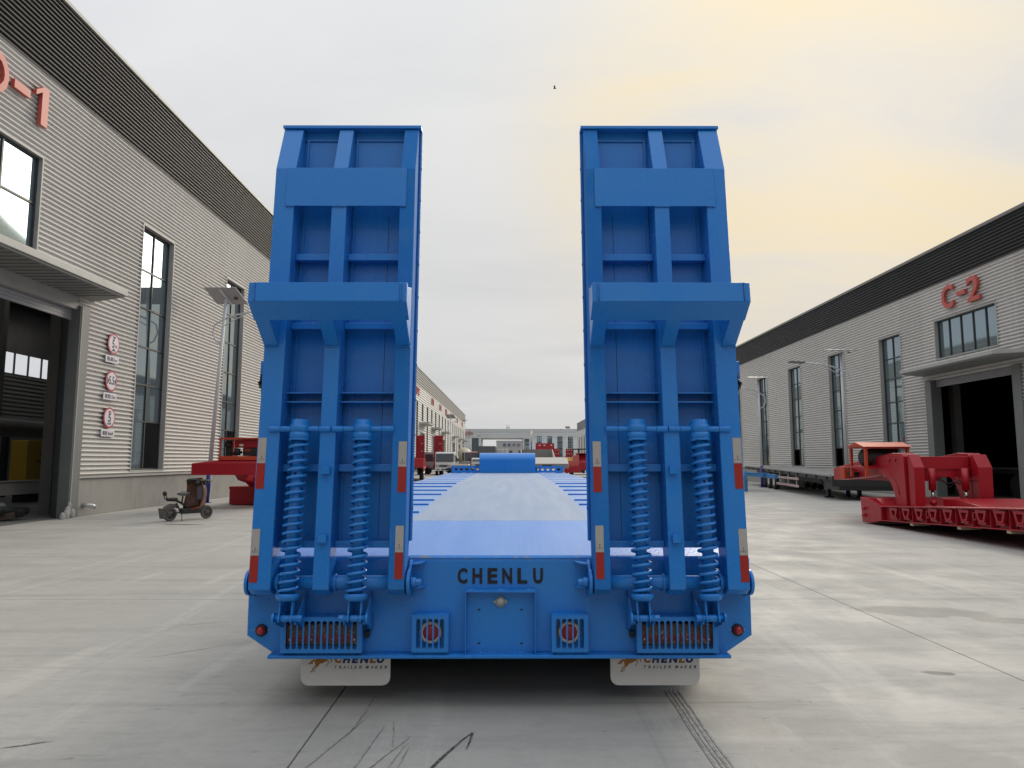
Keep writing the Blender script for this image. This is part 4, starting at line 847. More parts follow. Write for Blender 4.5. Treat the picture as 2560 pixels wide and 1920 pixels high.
for xa, xb in ((-0.52, -0.30), (-0.20, 0.20), (0.31, 0.53)): weld((xa, YT - 0.004, 0.331), (xb, YT - 0.004, 0.331), 0.005, tail, 18)
MB().prism([(YT + 0.0, 0.893), (YT + 0.008, 0.9), (YT + 0.02, 0.9068), (YT + 0.035, 0.9085), (YT + 0.035, 0.9), (YT + 0.01, 0.89)], lambda p, q, t: (t, p - 0.0008, q + 0.0006), -0.56, 0.56).build('worn_edge', M_wear, TR)

# ---- mud flaps with the maker's print
def flap(cx):
    fy = 4.60; w2 = 0.279
    out_ = [(cx - w2, 0.5)] + arc(cx - w2 + 0.05, 0.1535, 0.05, 180, 270, 6) + arc(cx + w2 - 0.05, 0.1535, 0.05, 270, 360, 6) + [(cx + w2, 0.5)]
    fl = MB().prism(out_, lambda p, q, t: (p, t, q), fy, fy + 0.008).build('mud_flap', M_flap, TR)
    # print coordinates: (u, v) picture units measured on the flap; u 0..1 across, v metres above the flap's lower edge
    def at(zx, zy):   # pixel of the close-up -> flap plane
        return cx - w2 + (zx - 100) / 1905.0 * 2 * w2, 0.1035 + (712 - zy) * 0.000287
    horse = [(220, 275), (262, 262), (290, 268), (318, 255), (345, 262), (352, 225), (380, 195), (392, 215), (400, 260), (408, 300), (385, 320), (350, 345), (335, 385), (308, 425), (318, 440), (345, 420), (358, 385), (380, 350), (412, 325), (400, 365), (375, 400), (358, 430), (375, 428), (398, 398), (420, 350), (430, 318), (465, 310), (488, 270), (500, 252), (560, 245), (620, 205), (665, 205), (672, 240), (650, 280), (618, 308), (640, 310), (668, 278), (690, 215), (668, 190), (640, 185), (700, 155), (735, 175), (742, 215), (752, 240), (762, 210), (752, 165), (720, 120), (690, 90), (640, 95), (560, 105), (470, 110), (420, 150), (405, 180), (385, 165), (355, 168), (318, 200), (285, 230), (255, 255)]
    v_, f_ = curve_plate([at(*p) for p in horse], [], 0.001, lambda p, q, t: (p, fy - 0.001 + t, q)); MB().add(v_, f_).build('horse_emblem', M_orange_print, fl)
    def put(txt, zx0, zx1, zy0, zy1, material, nm, shear, bold):
        (xa, za), (xb, zb) = at(zx0, zy1), at(zx1, zy0)
        v_, f_ = text_mesh(txt, 0.1, lambda x, y_, t: ((xa + xb) / 2 + x, fy - 0.001 - t, (za + zb) / 2 + y_), 0.001, bold=bold, shear=shear, spacing=1.0, fit=(xb - xa, zb - za)); MB().add(v_, f_).build(nm, material, fl)
    for ch, a, b_, mt in (('C', 815, 985, M_orange_print), ('H', 985, 1170, M_navy), ('E', 1175, 1345, M_navy), ('N', 1350, 1560, M_navy), ('L', 1555, 1700, M_orange_print), ('U', 1712, 1895, M_navy)): put(ch, a, b_ - 6, 78, 244, mt, 'printed_letter', 0.2, 0.006)
    xs = 815
    for ch, wd in zip('TRAILER MAKER', (52, 55, 55, 26, 45, 55, 60, 0, 68, 55, 64, 58, 60)):
        if ch != ' ': put(ch, xs, xs + wd, 296, 360, M_ink, 'printed_letter', 0.25, 0.002); xs += wd + (38 if ch != 'I' else 40)
        else: xs += 48
for cx in (-0.963, 0.970): flap(cx)
# ------------------------------------------------------------------ signs on the left wall
M_sign_red = mat('sign_red', (0.48, 0.04, 0.07), 0.4); M_sign_white = mat('sign_white', (0.72, 0.69, 0.76), 0.4); M_sign_ink = mat('sign_ink', (0.03, 0.032, 0.035), 0.5)
SX = LX + 0.08
def stext(parent, txt, yc, zc_, wd, h_, material, x, nm='sign_text', bold=0.0):
    v, f = text_mesh(txt, 1.0, lambda a, b_, t: (x + t, yc + a, zc_ + b_), 0.002, bold=bold, fit=(wd, h_)); MB().add(v, f).build(nm, material, parent)
def round_sign(zc_, label, marks):
    yc = 20.36
    t = thing('traffic_sign', label, 'sign', (SX, yc, zc_), world=True, group='round limit signs beside the door')
    MB().cyl((SX, yc, zc_), (SX + 0.02, yc, zc_), 0.295, n=40, smooth=True).build('sign_rim', M_sign_red, t)
    MB().cyl((SX + 0.02, yc, zc_), (SX + 0.024, yc, zc_), 0.248, n=40, smooth=True).build('sign_face', M_sign_white, t)
    MB().box(LX, SX, yc - 0.03, yc + 0.03, zc_ - 0.2, zc_ + 0.2).build('sign_bracket', M_trim_dark, t)
    x = SX + 0.026
    for (kind_, *a) in marks:
        if kind_ == 'tri':
            v, f = curve_plate([(p + yc, q + zc_) for p, q in a[0]], [], 0.002, lambda p, q, tt: (x + tt, p, q)); MB().add(v, f).build('sign_arrow', M_sign_ink, t)
        else: stext(t, a[0], yc + a[1], zc_ + a[2], a[3], a[4], a[5] if len(a) > 5 else M_sign_ink, x, bold=0.02)
def plate_sign(zc_, txt, label):
    yc = 20.33
    t = thing('sign_plate', label, 'sign', (SX, yc, zc_), world=True, group='lettered plates under the limit signs')
    MB().box(SX, SX + 0.02, yc - 0.335, yc + 0.335, zc_ - 0.1, zc_ + 0.1).build('plate', M_sign_white, t, bevel=0.004)
    stext(t, txt, yc, zc_, 0.52, 0.125, M_sign_ink, SX + 0.022, bold=0.015)
round_sign(4.84, 'topmost round red rimmed limit sign, 5 m between upper and lower wedges', [('tri', [(-0.1, 0.215), (0.1, 0.215), (0.0, 0.12)]), ('tri', [(-0.1, -0.215), (0.1, -0.215), (0.0, -0.12)]), ('t', '5', -0.03, 0.0, 0.13, 0.24), ('t', 'm', 0.115, -0.07, 0.09, 0.075)])
plate_sign(4.385, '限高5m', 'white plate reading 5m directly below the topmost round sign')
round_sign(3.757, 'middle round red rimmed limit sign reading 5.5 between side wedges', [('tri', [(-0.225, 0.1), (-0.225, -0.1), (-0.13, 0.0)]), ('tri', [(0.225, 0.1), (0.225, -0.1), (0.13, 0.0)]), ('t', '5.5', -0.01, 0.02, 0.27, 0.24), ('t', 'm', 0.145, -0.08, 0.045, 0.04)])
plate_sign(3.31, '限宽5.5m', 'white plate reading 5.5m below the middle round sign')
round_sign(2.705, 'lowest round red rimmed limit sign reading 5 km/h', [('t', '5', 0.0, 0.0, 0.14, 0.25), ('t', 'km/h', 0.0, -0.165, 0.18, 0.07), ('t', '限速', 0.0, 0.165, 0.12, 0.06, M_sign_red)])
plate_sign(2.26, '限速 5km/h', 'white plate reading 5km/h below the lowest round sign')
# bent flue at the foot of the wall
t = thing('exhaust_flue', 'small bent foil flue poking out of the left plinth beside the door', 'pipe', (LX, 19.5, 0.25), world=True)
MB().tube([(LX + 0.0, 19.46, 0.28), (LX + 0.14, 19.47, 0.29), (LX + 0.22, 19.53, 0.27), (LX + 0.27, 19.62, 0.22)], [0.06, 0.062, 0.064, 0.06], 14).build('flue_pipe', mat('foil', (0.55, 0.55, 0.53), 0.3, metal=0.6, bump=0.8, bscale=30), t)
MB().cyl((LX + 0.027, 19.46, 0.28), (LX + 0.035, 19.46, 0.28), 0.09, n=20).build('wall_collar', M_plinth, t)

# ------------------------------------------------------------------ solar street lamps
M_pole = mat('lamp_pole_white', (0.58, 0.60, 0.62), 0.45); M_pole_blue = mat('lamp_pole_blue', (0.02, 0.035, 0.22), 0.45); M_panel = mat('solar_panel_back', (0.36, 0.35, 0.36), 0.5); M_cell = mat('solar_cells', (0.02, 0.03, 0.07), 0.2)
def street_lamp(x, y, H, arm_x, label, lean=0.0, panel=True, flat=False):
    t = thing('street_lamp', label, 'street lamp', (x, y, 0), world=True, group='solar street lamps along the workshops')
    def P(z_, dx=0, dy=0): return (x + lean * z_ + dx, y + dy, z_)
    MB().cyl(P(0.02), P(1.15), 0.085, 0.082, n=16).build('pole_base', M_pole_blue, t)
    MB().cyl(P(0.0), P(0.02), 0.17, n=16).build('base_plate', M_pole_blue, t)
    MB().cyl(P(1.15), P(H), 0.075, 0.05, n=16).build('pole', M_pole, t)
    s = 1 if arm_x > 0 else -1
    MB().tube([P(H - 0.75, 0), P(H - 0.6, s * 0.35), P(H - 0.48, s * 0.9), P(H - 0.42, arm_x)], 0.032, 8).build('arm', M_pole, t)
    MB().tube([P(H - 1.0, 0), P(H - 0.7, s * 0.5), P(H - 0.52, s * 0.8)], 0.018, 6).build('arm_brace', M_pole, t)
    MB().tube([P(H - 1.65, 0), P(H - 1.55, -s * 0.22), P(H - 1.25, -s * 0.36), P(H - 0.95, -s * 0.32), P(H - 0.8, -s * 0.1), P(H - 0.74, 0)], 0.028, 8).build('scroll_tube', M_pole, t)
    MB().obox(P(H - 0.40, arm_x + s * 0.28), (1, 0, s * 0.06), (0, 1, 0), (0, 0, 1), 0.32, 0.13, 0.045).build('lamp_head', M_trim_dark, t, bevel=0.02)
    if panel:
        e = Vector((0.15, 0.97, 0.18)).normalized() if flat else Vector((-0.34, -0.72, 0.60)).normalized(); xx_ = Vector((1, 0, 0)); xx_ = (xx_ - e * xx_.dot(e)).normalized() if flat else xx_; n_ = Vector((1, 0, 0)).cross(e).normalized()
        for k in (-1, 1):
            c = Vector(P(H + 0.12)) + Vector((k * 0.285, 0.0, 0.0))
            MB().obox(c, (1, 0, 0), e, n_, 0.28, 0.40, 0.018).build('solar_panel', M_panel, t, bevel=0.004)
        MB().obox(Vector(P(H + 0.06)), (1, 0, 0), e, n_, 0.03, 0.36, 0.03).build('panel_rail', M_pole, t)
        MB().obox(Vector(P(H + 0.02, 0.35)) , (1, 0, 0), e, n_, 0.06, 0.04, 0.02).build('junction_box', M_frame, t)
street_lamp(-10.6, 25.3, 7.3, 1.5, 'solar street lamp with tilted twin panel standing before the left ribbed wall', lean=0.052)
street_lamp(14.05, 29.6, 6.0, -1.6, 'white solar street lamp with blue foot nearest the C-2 door', lean=-0.004, flat=True)
street_lamp(14.05, 39.6, 6.0, -1.6, 'white solar street lamp beside the right trailer ramp, partly behind the black flatbed', lean=-0.004, flat=True)
street_lamp(-7.6, 92.0, 7.0, 1.5, 'distant solar street lamp above the white truck cab')
street_lamp(-8.2, 150.0, 7.0, 1.5, 'far small street lamp near the end of the left workshop row')
street_lamp(14.6, 178.0, 9.5, -1.5, 'far tall street lamp before the end building, near the right ramp')

# ------------------------------------------------------------------ red gooseneck trailer on the right
M_red = mat('trailer_red_paint', (0.40, 0.011, 0.024), 0.32, var=0.3, vscale=2.5, vcol=(0.28, 0.012, 0.020), bump=0.03, bscale=30)
M_redo = mat('orange_red_primer', (0.52, 0.055, 0.018), 0.5)
M_wood = mat('raw_timber', (0.52, 0.40, 0.28), 0.8, var=0.5, vscale=12)
M_chrome = mat('cylinder_rod', (0.6, 0.6, 0.6), 0.15, metal=1.0)
M_tarp = mat('black_tarp', (0.022, 0.021, 0.020), 0.6, bump=0.5, bscale=9)
t = thing('gooseneck_trailer', 'dark red gooseneck trailer with orange engine cover parked at the right', 'trailer', (9.75, 16, 0), world=True)
def YZ(x0, x1): return lambda p, q, s_: (x0 + (x1 - x0) * s_, p, q)
def zb(y): return 0.164 + 0.046 * (15.92 - y)
def zt(y): return 0.487 + 0.054 * (15.92 - y)
BX0, BX1, BE = 8.5, 11.15, 7.0
MB().prism([(16.35, zb(16.35)), (BE, zb(BE)), (BE, zt(BE) - 0.03), (16.35, zt(16.35) - 0.03)], YZ(BX0 + 0.12, BX1 - 0.12), 0, 1).build('bed_frame', M_red, t)
MB().prism([(16.35, zt(16.35) - 0.029), (BE, zt(BE) - 0.029), (BE, zt(BE)), (16.35, zt(16.35))], YZ(BX0, BX1), 0, 1).build('bed_top', M_red, t, bevel=0.006)
MB().prism([(16.35, zb(16.35) - 0.02), (BE, zb(BE) - 0.02), (BE, zb(BE) - 0.001), (16.35, zb(16.35) - 0.001)], YZ(BX0 + 0.01, BX1 - 0.01), 0, 1).build('bed_bottom_flange', M_red, t, bevel=0.004)
nose = [(17.25, 0.03), (17.30, 0.62), (16.9, 0.60), (16.36, zt(16.36)), (16.36, zb(16.36) - 0.02), (16.9, 0.03)]
MB().prism(nose, YZ(BX0 + 0.02, BX1 - 0.02), 0, 1).build('bed_nose', M_red, t, bevel=0.015)
for z_ in (0.36, 0.20): MB().cyl((BX0 - 0.05, 17.1, z_), (BX0 + 0.05, 17.1, z_), 0.035, n=12).build('tow_stud', M_red, t)
i = 0; y = 15.86
while y > 7.4:
    a, b_ = zb(y), zt(y) - 0.03; h_ = b_ - a
    # outrigger pocket: a tapering cup with a dark mouth and a foot block
    v, f = curve_plate([(y + 0.16, b_ - 0.015), (y - 0.16, b_ - 0.015), (y - 0.08, a + h_ * 0.30), (y + 0.08, a + h_ * 0.30)], [[(y + 0.085, b_ - 0.07), (y - 0.085, b_ - 0.07), (y - 0.045, a + h_ * 0.38), (y + 0.045, a + h_ * 0.38)]], 0.07, lambda p, q, s_: (BX0 + 0.065 + s_, p, q)); MB().add(v, f).build('outrigger_pocket', M_red, t)
    MB().box(BX0 + 0.045, BX0 + 0.119, y - 0.105, y + 0.105, a + h_ * 0.14, a + h_ * 0.29).build('pocket_foot', M_red, t, bevel=0.005)
    if i % 1 == 0: MB().box(BX0 + 0.04, BX0 + 0.119, y - 0.25, y - 0.238, a, b_).build('side_rib', M_red, t)
    if i % 3 == 2: MB().tube([(BX0 + 0.05, y - 0.30 + 0.045 * math.cos(R(q)), b_ - 0.11 + 0.075 * math.sin(R(q))) for q in range(0, 360, 30)], 0.012, 6, closed=True).build('lashing_ring', M_red, t)
    else: MB().cyl((BX0 + 0.09, y - 0.32, a + 0.06), (BX0 + 0.125, y - 0.32, a + 0.06), 0.03, n=10).build('rib_hole', M_dark, t)
    y -= 0.49; i += 1
for yy in (15.15, 13.55, 12.2, 10.8, 9.4):
    w_ = MB().box(BX0 + 0.02, BX0 + 0.4, yy - 0.055, yy + 0.055, zb(yy) - 0.075, zb(yy) - 0.022).build('timber_block', M_wood, t, bevel=0.004)
neck = [(19.25, 0.97), (19.25, 1.30), (18.2, 1.44), (16.35, 1.66), (15.99, 1.65), (15.91, 1.58), (15.88, zt(15.88)), (16.28, zt(16.2))] + [(16.36, 0.75), (16.47, 0.95), (16.62, 1.08), (16.85, 1.16), (17.6, 1.08)]
for x0, x1 in ((8.85, 9.13), (10.33, 10.62)):
    MB().prism(neck, YZ(x0, x1), 0, 1).build('neck_arm', M_red, t, bevel=0.006)
    tower = [(15.84, zt(15.8)), (15.62, zt(15.6)), (15.60, 1.34), (15.78, 1.62), (15.84, 1.62)]
    MB().prism(tower, YZ(x0 + 0.05 if x0 < 9 else x0 - 0.02, x1), 0, 1).build('neck_tower', M_red, t, bevel=0.006)
    MB().tube([(x0 - 0.005, 16.5, 1.16), (x0 - 0.005, 16.33, 1.06), (x0 - 0.005, 16.2, 0.9), (x0 - 0.005, 16.13, 0.72)], 0.012, 6).build('weld_rib', M_red, t)
    for (yy, zz) in ((16.5, 1.5), (16.25, 1.51), (17.2, 1.38)): MB().cyl((x0 - 0.03, yy, zz), (x0 + 0.0, yy, zz), 0.035, n=14).build('pin_boss', M_red, t)
    xc = x1 + 0.22 if x0 < 9 else x0 - 0.25
    MB().cyl((xc, 15.72, 1.32), (xc, 15.72, 0.84), 0.075, n=18).build('lift_cylinder', M_red, t)
    MB().cyl((xc, 15.72, 0.84), (xc, 15.72, 0.60), 0.034, n=14).build('cylinder_rod', M_chrome, t)
    MB().ellipsoid((xc, 15.72, 0.57), 0.08, 0.08, 0.075).build('rod_eye', M_red, t)
    MB().obox((x0 + 0.16, 16.3, 0.60), (1, 0, 0), (0, 0.9, -0.42), (0, 0.42, 0.9), 0.05, 0.16, 0.03).build('lock_link', M_red, t, bevel=0.006)
MB().box(9.135, 10.305, 15.9, 16.2, 1.12, 1.58).build('cross_beam', M_red, t, bevel=0.012)
MB().box(9.135, 10.305, 15.86, 15.899, 1.30, 1.33).build('beam_flange', M_red, t)
MB().tube([(9.5, 15.8, 1.1), (9.7, 15.74, 0.98), (9.85, 15.74, 1.02), (10.05, 15.76, 0.96), (10.3, 15.8, 1.05)], 0.014, 6).build('hose', M_rubber, t)
MB().tube([(9.6, 15.82, 1.12), (9.75, 15.76, 0.90), (9.95, 15.74, 1.06), (10.2, 15.78, 0.88)], 0.012, 6).build('hose', M_rubber, t)
MB().box(9.18, 10.32, 17.0, 19.2, 1.0, 1.10).build('neck_deck', M_red, t)
MB().box(8.86, 10.64, 19.255, 19.4, 0.97, 1.28).build('neck_front_plate', M_red, t, bevel=0.01)
MB().prism([(14.2, zt(14.2)), (15.45, zt(15.4)), (15.45, zt(15.4) + 0.16), (14.9, zt(14.9) + 0.13)], YZ(9.4, 11.0), 0, 1).build('bed_ramp', M_red, t, bevel=0.01)
# engine under its orange cover
for (x, y) in ((8.55, 16.98), (9.55, 16.98), (8.55, 17.7), (9.55, 17.7)): MB().box(x - 0.03, x + 0.03, y - 0.03, y + 0.03, 1.1, 1.80).build('cover_post', M_redo, t)
MB().box(8.5, 9.6, 16.94, 17.74, 1.78, 1.81).build('cover_rail', M_redo, t)
MB().prism([(16.9, 1.815), (17.3, 1.93), (17.8, 1.815)], YZ(8.46, 9.64), 0, 1).build('cover_roof', M_redo, t, bevel=0.006)
MB().box(8.5, 9.6, 16.96, 17.74, 1.30, 1.36).build('engine_sill', M_red, t)
MB().lathe((8.62, 17.35, 1.56), (1, 0, 0), [(0.001, 0), (0.16, 0.0), (0.21, 0.05), (0.22, 0.4), (0.21, 0.82), (0.001, 0.86)], 18).build('engine_tarp', M_tarp, t)
MB().box(8.66, 8.849, 18.35, 18.62, 1.02, 1.33).build('control_box', M_redo, t, bevel=0.008)
for k in range(4): MB().cyl((8.70, 18.30, 1.30 - 0.06 * k), (8.70, 18.12, 1.27 - 0.05 * k), 0.012, n=6).build('valve_lever', M_dark, t)
MB().box(8.70, 8.849, 17.95, 18.2, 1.08, 1.2).build('valve_block', M_dark, t, bevel=0.01)

# ------------------------------------------------------------------ black flatbed by the right wall, blue drawbar beside it
M_fdeck = mat('flatbed_deck', (0.30, 0.295, 0.28), 0.75, var=0.5, vscale=2, stretch=(1, 0.2, 1)); M_fblack = mat('flatbed_black', (0.012, 0.012, 0.014), 0.5)
M_stripe_w = mat('marker_white', (0.65, 0.63, 0.62), 0.4)
t = thing('flatbed_trailer', 'long black flatbed trailer with grey deck on landing legs before the right wall', 'trailer', (12.05, 26.6, 0), R(-8.7))
def fz(y): return 0.92 + 0.0125 * y
MB().prism([(0, fz(0) - 0.05), (18.5, fz(18.5) - 0.05), (18.5, fz(18.5)), (0, fz(0))], lambda p, q, s_: (2.55 * s_, p, q), 0, 1).build('deck', M_fdeck, t, bevel=0.006)
MB().prism([(0, fz(0) - 0.19), (18.5, fz(18.5) - 0.19), (18.5, fz(18.5) - 0.052), (0, fz(0) - 0.052)], lambda p, q, s_: (0.015 + 2.52 * s_, p, q), 0, 1).build('side_rave', M_fblack, t)
for x in (0.75, 1.75): MB().prism([(0.3, fz(0) - 0.42), (18.2, fz(18) - 0.6), (18.2, fz(18) - 0.2), (0.3, fz(0) - 0.2)], lambda p, q, s_: (x - 0.08 + 0.16 * s_, p, q), 0, 1).build('main_beam', M_fblack, t)
for k in range(12):
    y = 0.7 + k * 1.5; MB().box(-0.03, 0.02, y - 0.05, y + 0.05, fz(y) - 0.16, fz(y) - 0.06).build('rope_hook', M_fblack, t)
    if k % 3 == 0: MB().cyl((0.12, y, fz(y)), (0.12, y, fz(y) + 0.05), 0.05, n=12).build('twist_lock', M_bolt, t)
for x in (0.5, 1.65):
    MB().box(x - 0.07, x + 0.07, 2.2, 2.36, 0.06, fz(2) - 0.2).build('landing_leg', M_fblack, t)
    MB().obox((x, 2.28, 0.03), (1, 0, 0), (0, 1, 0), (0, 0, 1), 0.16, 0.14, 0.03).build('leg_foot', M_fblack, t)
    MB().bar((x, 2.5, 0.3), (x, 3.6, fz(3) - 0.2), 0.05, 0.05).build('leg_brace', M_fblack, t)
MB().bar((0.5, 2.28, 0.42), (1.65, 2.28, 0.42), 0.05, 0.05).build('leg_shaft', M_fblack, t)
MB().bar((0.45, 2.3, 0.8), (1.6, 2.3, 0.35), 0.05, 0.05).build('leg_brace', M_fblack, t)
for y in (10.4, 11.7, 13.0):
    for x in (0.16, 2.35):
        ty = MB().lathe((x - 0.13, y, 0.45), (1, 0, 0), [(0.25, 0.02), (0.41, 0), (0.45, 0.03), (0.45, 0.23), (0.41, 0.26), (0.25, 0.24)], 24).build('wheel', M_rubber, t)
        MB().lathe((x - 0.13, y, 0.45), (1, 0, 0), [(0.001, 0.10), (0.1, 0.08), (0.12, 0.12), (0.22, 0.12), (0.26, 0.02), (0.27, 0.02), (0.27, 0.22), (0.001, 0.2)], 18).build('rim', M_stripe_w, ty)
MB().box(0.0, 2.5, -0.02, 0.0, fz(0) - 0.4, fz(0) - 0.02).build('front_skirt', M_tarp, t)
MB().box(0.25, 2.3, 0.02, 2.0, fz(0) - 0.55, fz(0) - 0.2).build('tool_box', M_fblack, t, bevel=0.02)
# side guards with red and white marking
for zz in (0.30, 0.62):
    MB().box(-0.02, 0.0, 5.0, 9.4, zz, zz + 0.10).build('side_guard', M_stripe_w, t)
    for k in range(11): MB().box(-0.024, -0.0205, 5.1 + 0.4 * k, 5.28 + 0.4 * k, zz + 0.012, zz + 0.088).build('guard_marking', M_refl_r, t)
for y in (5.4, 7.0, 8.8): MB().box(0.0, 0.04, y, y + 0.07, 0.28, fz(y) - 0.19).build('guard_post', M_trim, t)
t = thing('drawbar_frame', 'light blue trailer drawbar frame beside the black flatbed wheels', 'trailer', (11.6, 34.0, 0), world=True)
M_lblue = mat('drawbar_blue', (0.05, 0.22, 0.48), 0.4)
MB().bar((10.95, 33.0, 0.72), (12.05, 37.5, 0.82), 0.16, 0.22).build('drawbar', M_lblue, t, bevel=0.01)
MB().bar((12.6, 33.6, 0.72), (12.15, 37.5, 0.82), 0.16, 0.2).build('drawbar', M_lblue, t, bevel=0.01)
MB().bar((11.1, 34.6, 0.86), (12.5, 34.6, 0.86), 0.3, 0.06).build('cross_plate', M_lblue, t)
MB().cyl((11.0, 33.2, 0.7), (11.0, 33.2, 1.0), 0.06, n=12).build('coupling_pin', M_lblue, t)
MB().box(11.3, 11.44, 34.2, 34.34, 0, 0.62).build('prop_stand', M_lblue, t)
MB().box(11.9, 12.0, 36.9, 37.1, 0, 0.72).build('prop_stand', M_lblue, t)

# ------------------------------------------------------------------ red trailer neck on the left
t = thing('gooseneck_trailer', 'dark red trailer neck with engine on top, half hidden behind the left ramp', 'trailer', (-8.6, 23, 0), world=True)
MB().prism([(22.0, 1.04), (22.0, 1.40), (23.2, 1.40), (23.2, 1.04)], YZ(-9.72, -7.1), 0, 1).build('front_beam', M_red, t, bevel=0.01)
MB().add([(-9.7, 22.02, 1.402), (-7.1, 22.02, 1.402), (-7.1, 23.2, 1.402), (-8.9, 23.2, 1.402), (-8.9, 22.1, 1.50), (-7.1, 22.1, 1.50), (-7.1, 23.2, 1.5), (-8.9, 23.2, 1.5)], [(0, 1, 5, 4), (0, 4, 7, 3), (4, 5, 6, 7), (1, 2, 6, 5), (0, 3, 2, 1), (2, 3, 7, 6)]).build('top_plate', M_red, t)
MB().box(-8.93, -7.1, 22.05, 23.2, 1.50, 1.62).build('engine_sill', M_redo, t, bevel=0.006)
for (x, y) in ((-8.9, 22.1), (-7.15, 22.1), (-8.9, 23.15), (-7.15, 23.15)): MB().box(x - 0.02, x + 0.02, y - 0.02, y + 0.02, 1.62, 2.14).build('cover_post', M_redo, t)
MB().box(-8.93, -7.1, 22.06, 23.2, 2.14, 2.19).build('cover_roof', M_redo, t, bevel=0.006)
MB().box(-8.52, -7.3, 22.25, 23.0, 1.88, 2.12).build('engine_head', M_red, t, bevel=0.02)
MB().box(-8.25, -7.3, 22.22, 23.0, 1.625, 1.875).build('engine_block', M_tarp, t, bevel=0.02)
MB().ellipsoid((-8.72, 22.3, 1.98), 0.12, 0.12, 0.11).build('air_filter', M_rubber, t)
MB().tube([(-8.72, 22.3, 1.9), (-8.68, 22.3, 1.75), (-8.55, 22.3, 1.70), (-8.3, 22.3, 1.74)], 0.05, 10).build('intake_pipe', M_rubber, t)
MB().cyl((-8.42, 22.25, 1.64), (-8.42, 22.25, 1.86), 0.09, n=12).build('fuel_pump', M_dark, t)
MB().box(-8.36, -8.24, 22.235, 22.249, 1.93, 2.0).build('label_plate', M_stripe_w, t)
MB().box(-8.18, -8.0, 22.205, 22.219, 1.77, 1.84).build('label_plate', M_refl_r, t)
for x0, x1 in ((-8.62, -8.35), (-7.7, -7.4)):
    MB().prism([(22.6, 1.04), (25.5, 1.04), (25.2, 0.1), (24.6, 0.1), (24.1, 0.55), (23.6, 0.75), (22.9, 0.86)], YZ(x0, x1), 0, 1).build('neck_arm', M_red, t, bevel=0.01)
MB().box(-9.3, -6.9, 24.0, 24.8, 0.02, 0.62).build('bed_nose', M_red, t, bevel=0.015)
MB().box(-9.31, -6.9, 23.975, 24.0, 0.54, 0.62).build('nose_flange', M_red, t)
MB().box(-8.3, -7.75, 23.7, 23.99, 0.02, 1.035).build('neck_web', M_red, t, bevel=0.02)
MB().box(-9.3, -6.9, 24.8, 31.0, 0.25, 0.60).build('bed_frame', M_red, t)
MB().cyl((-8.0, 23.4, 0.9), (-7.6, 23.4, 0.9), 0.06, n=12).build('king_pin', M_red, t)

# ------------------------------------------------------------------ electric scooter with a weather cape
M_scoot = mat('scooter_black', (0.03, 0.03, 0.032), 0.5); M_dust = mat('dusty_tyre', (0.14, 0.13, 0.12), 0.9, bump=0.3, bscale=30); M_seat = mat('seat_vinyl', (0.13, 0.125, 0.125), 0.35)
def cape_material():
    m = bpy.data.materials.new('printed_cape'); m.use_nodes = True; tr_ = m.node_tree; b = tr_.nodes['Principled BSDF']; n = tr_.nodes.new; l = tr_.links.new
    geo = n('ShaderNodeNewGeometry'); q = n('ShaderNodeTexNoise'); q.inputs['Scale'].default_value = 5; q.inputs['Detail'].default_value = 4; q.inputs['Distortion'].default_value = 1.2; l(geo.outputs['Position'], q.inputs['Vector'])
    cr_ = n('ShaderNodeValToRGB'); e = cr_.color_ramp.elements; e[0].position = 0.3; e[0].color = (0.02, 0.018, 0.016, 1); e[1].position = 0.75; e[1].color = (0.10, 0.06, 0.025, 1)
    for p_, c_ in ((0.45, (0.09, 0.03, 0.015, 1)), (0.55, (0.16, 0.05, 0.02, 1)), (0.63, (0.05, 0.03, 0.02, 1))): e.new(p_).color = c_
    l(q.outputs['Fac'], cr_.inputs[0]); l(cr_.outputs[0], b.inputs['Base Color']); b.inputs['Roughness'].default_value = 0.45
    return m
t = thing('electric_scooter', 'small black electric scooter with a printed weather cape parked by the left wall', 'scooter', (-8.3, 17.75, 0), R(57))
for x, nm in ((0.0, 'rear'), (1.0, 'front')):
    wl_ = MB().lathe((x, -0.035, 0.175), (0, 1, 0), [(0.115, 0.01), (0.125, 0), (0.16, 0.005), (0.175, 0.025), (0.175, 0.045), (0.16, 0.065), (0.125, 0.07), (0.115, 0.06)], 24).build('wheel', M_dust, t)
    MB().lathe((x, -0.03, 0.175), (0, 1, 0), [(0.001, -0.01), (0.06 if x == 0 else 0.03, -0.008), (0.065 if x == 0 else 0.03, 0.02), (0.118, 0.025), (0.118, 0.035), (0.06, 0.04), (0.001, 0.07)], 18).build('hub', M_dust, wl_)
    for k in range(5): q = 2 * PI * k / 5; MB().bar((x, -0.012, 0.175), (x + 0.115 * math.cos(q), -0.012, 0.175 + 0.115 * math.sin(q)), 0.012, 0.018, up=(0, 1, 0)).build('spoke', M_dust, wl_)
MB().box(0.28, 0.82, -0.09, 0.09, 0.16, 0.30).build('battery_floor', M_scoot, t, bevel=0.03)
MB().box(0.50, 0.68, -0.094, -0.0905, 0.27, 0.295).build('floor_badge', M_refl_r, t)
MB().tube([(0.0, -0.06, 0.175), (0.12, -0.065, 0.19), (0.3, -0.06, 0.24)], 0.018, 8).build('swing_arm', M_scoot, t)
MB().tube([(-0.1, 0.0, 0.52), (0.15, 0.0, 0.50), (0.34, 0.0, 0.40), (0.42, 0.0, 0.28)], 0.03, 10).build('seat_frame', M_scoot, t)
MB().tube([(0.12, -0.05, 0.44), (0.2, -0.05, 0.3), (0.24, -0.05, 0.22)], 0.022, 8).build('shock_absorber', M_scoot, t)
MB().tube([(0.3, 0.0, 0.44), (0.32, 0.0, 0.6)], 0.02, 8).build('seat_post', M_scoot, t)
MB().ellipsoid((0.34, 0.0, 0.66), 0.17, 0.12, 0.055).build('saddle', M_seat, t)
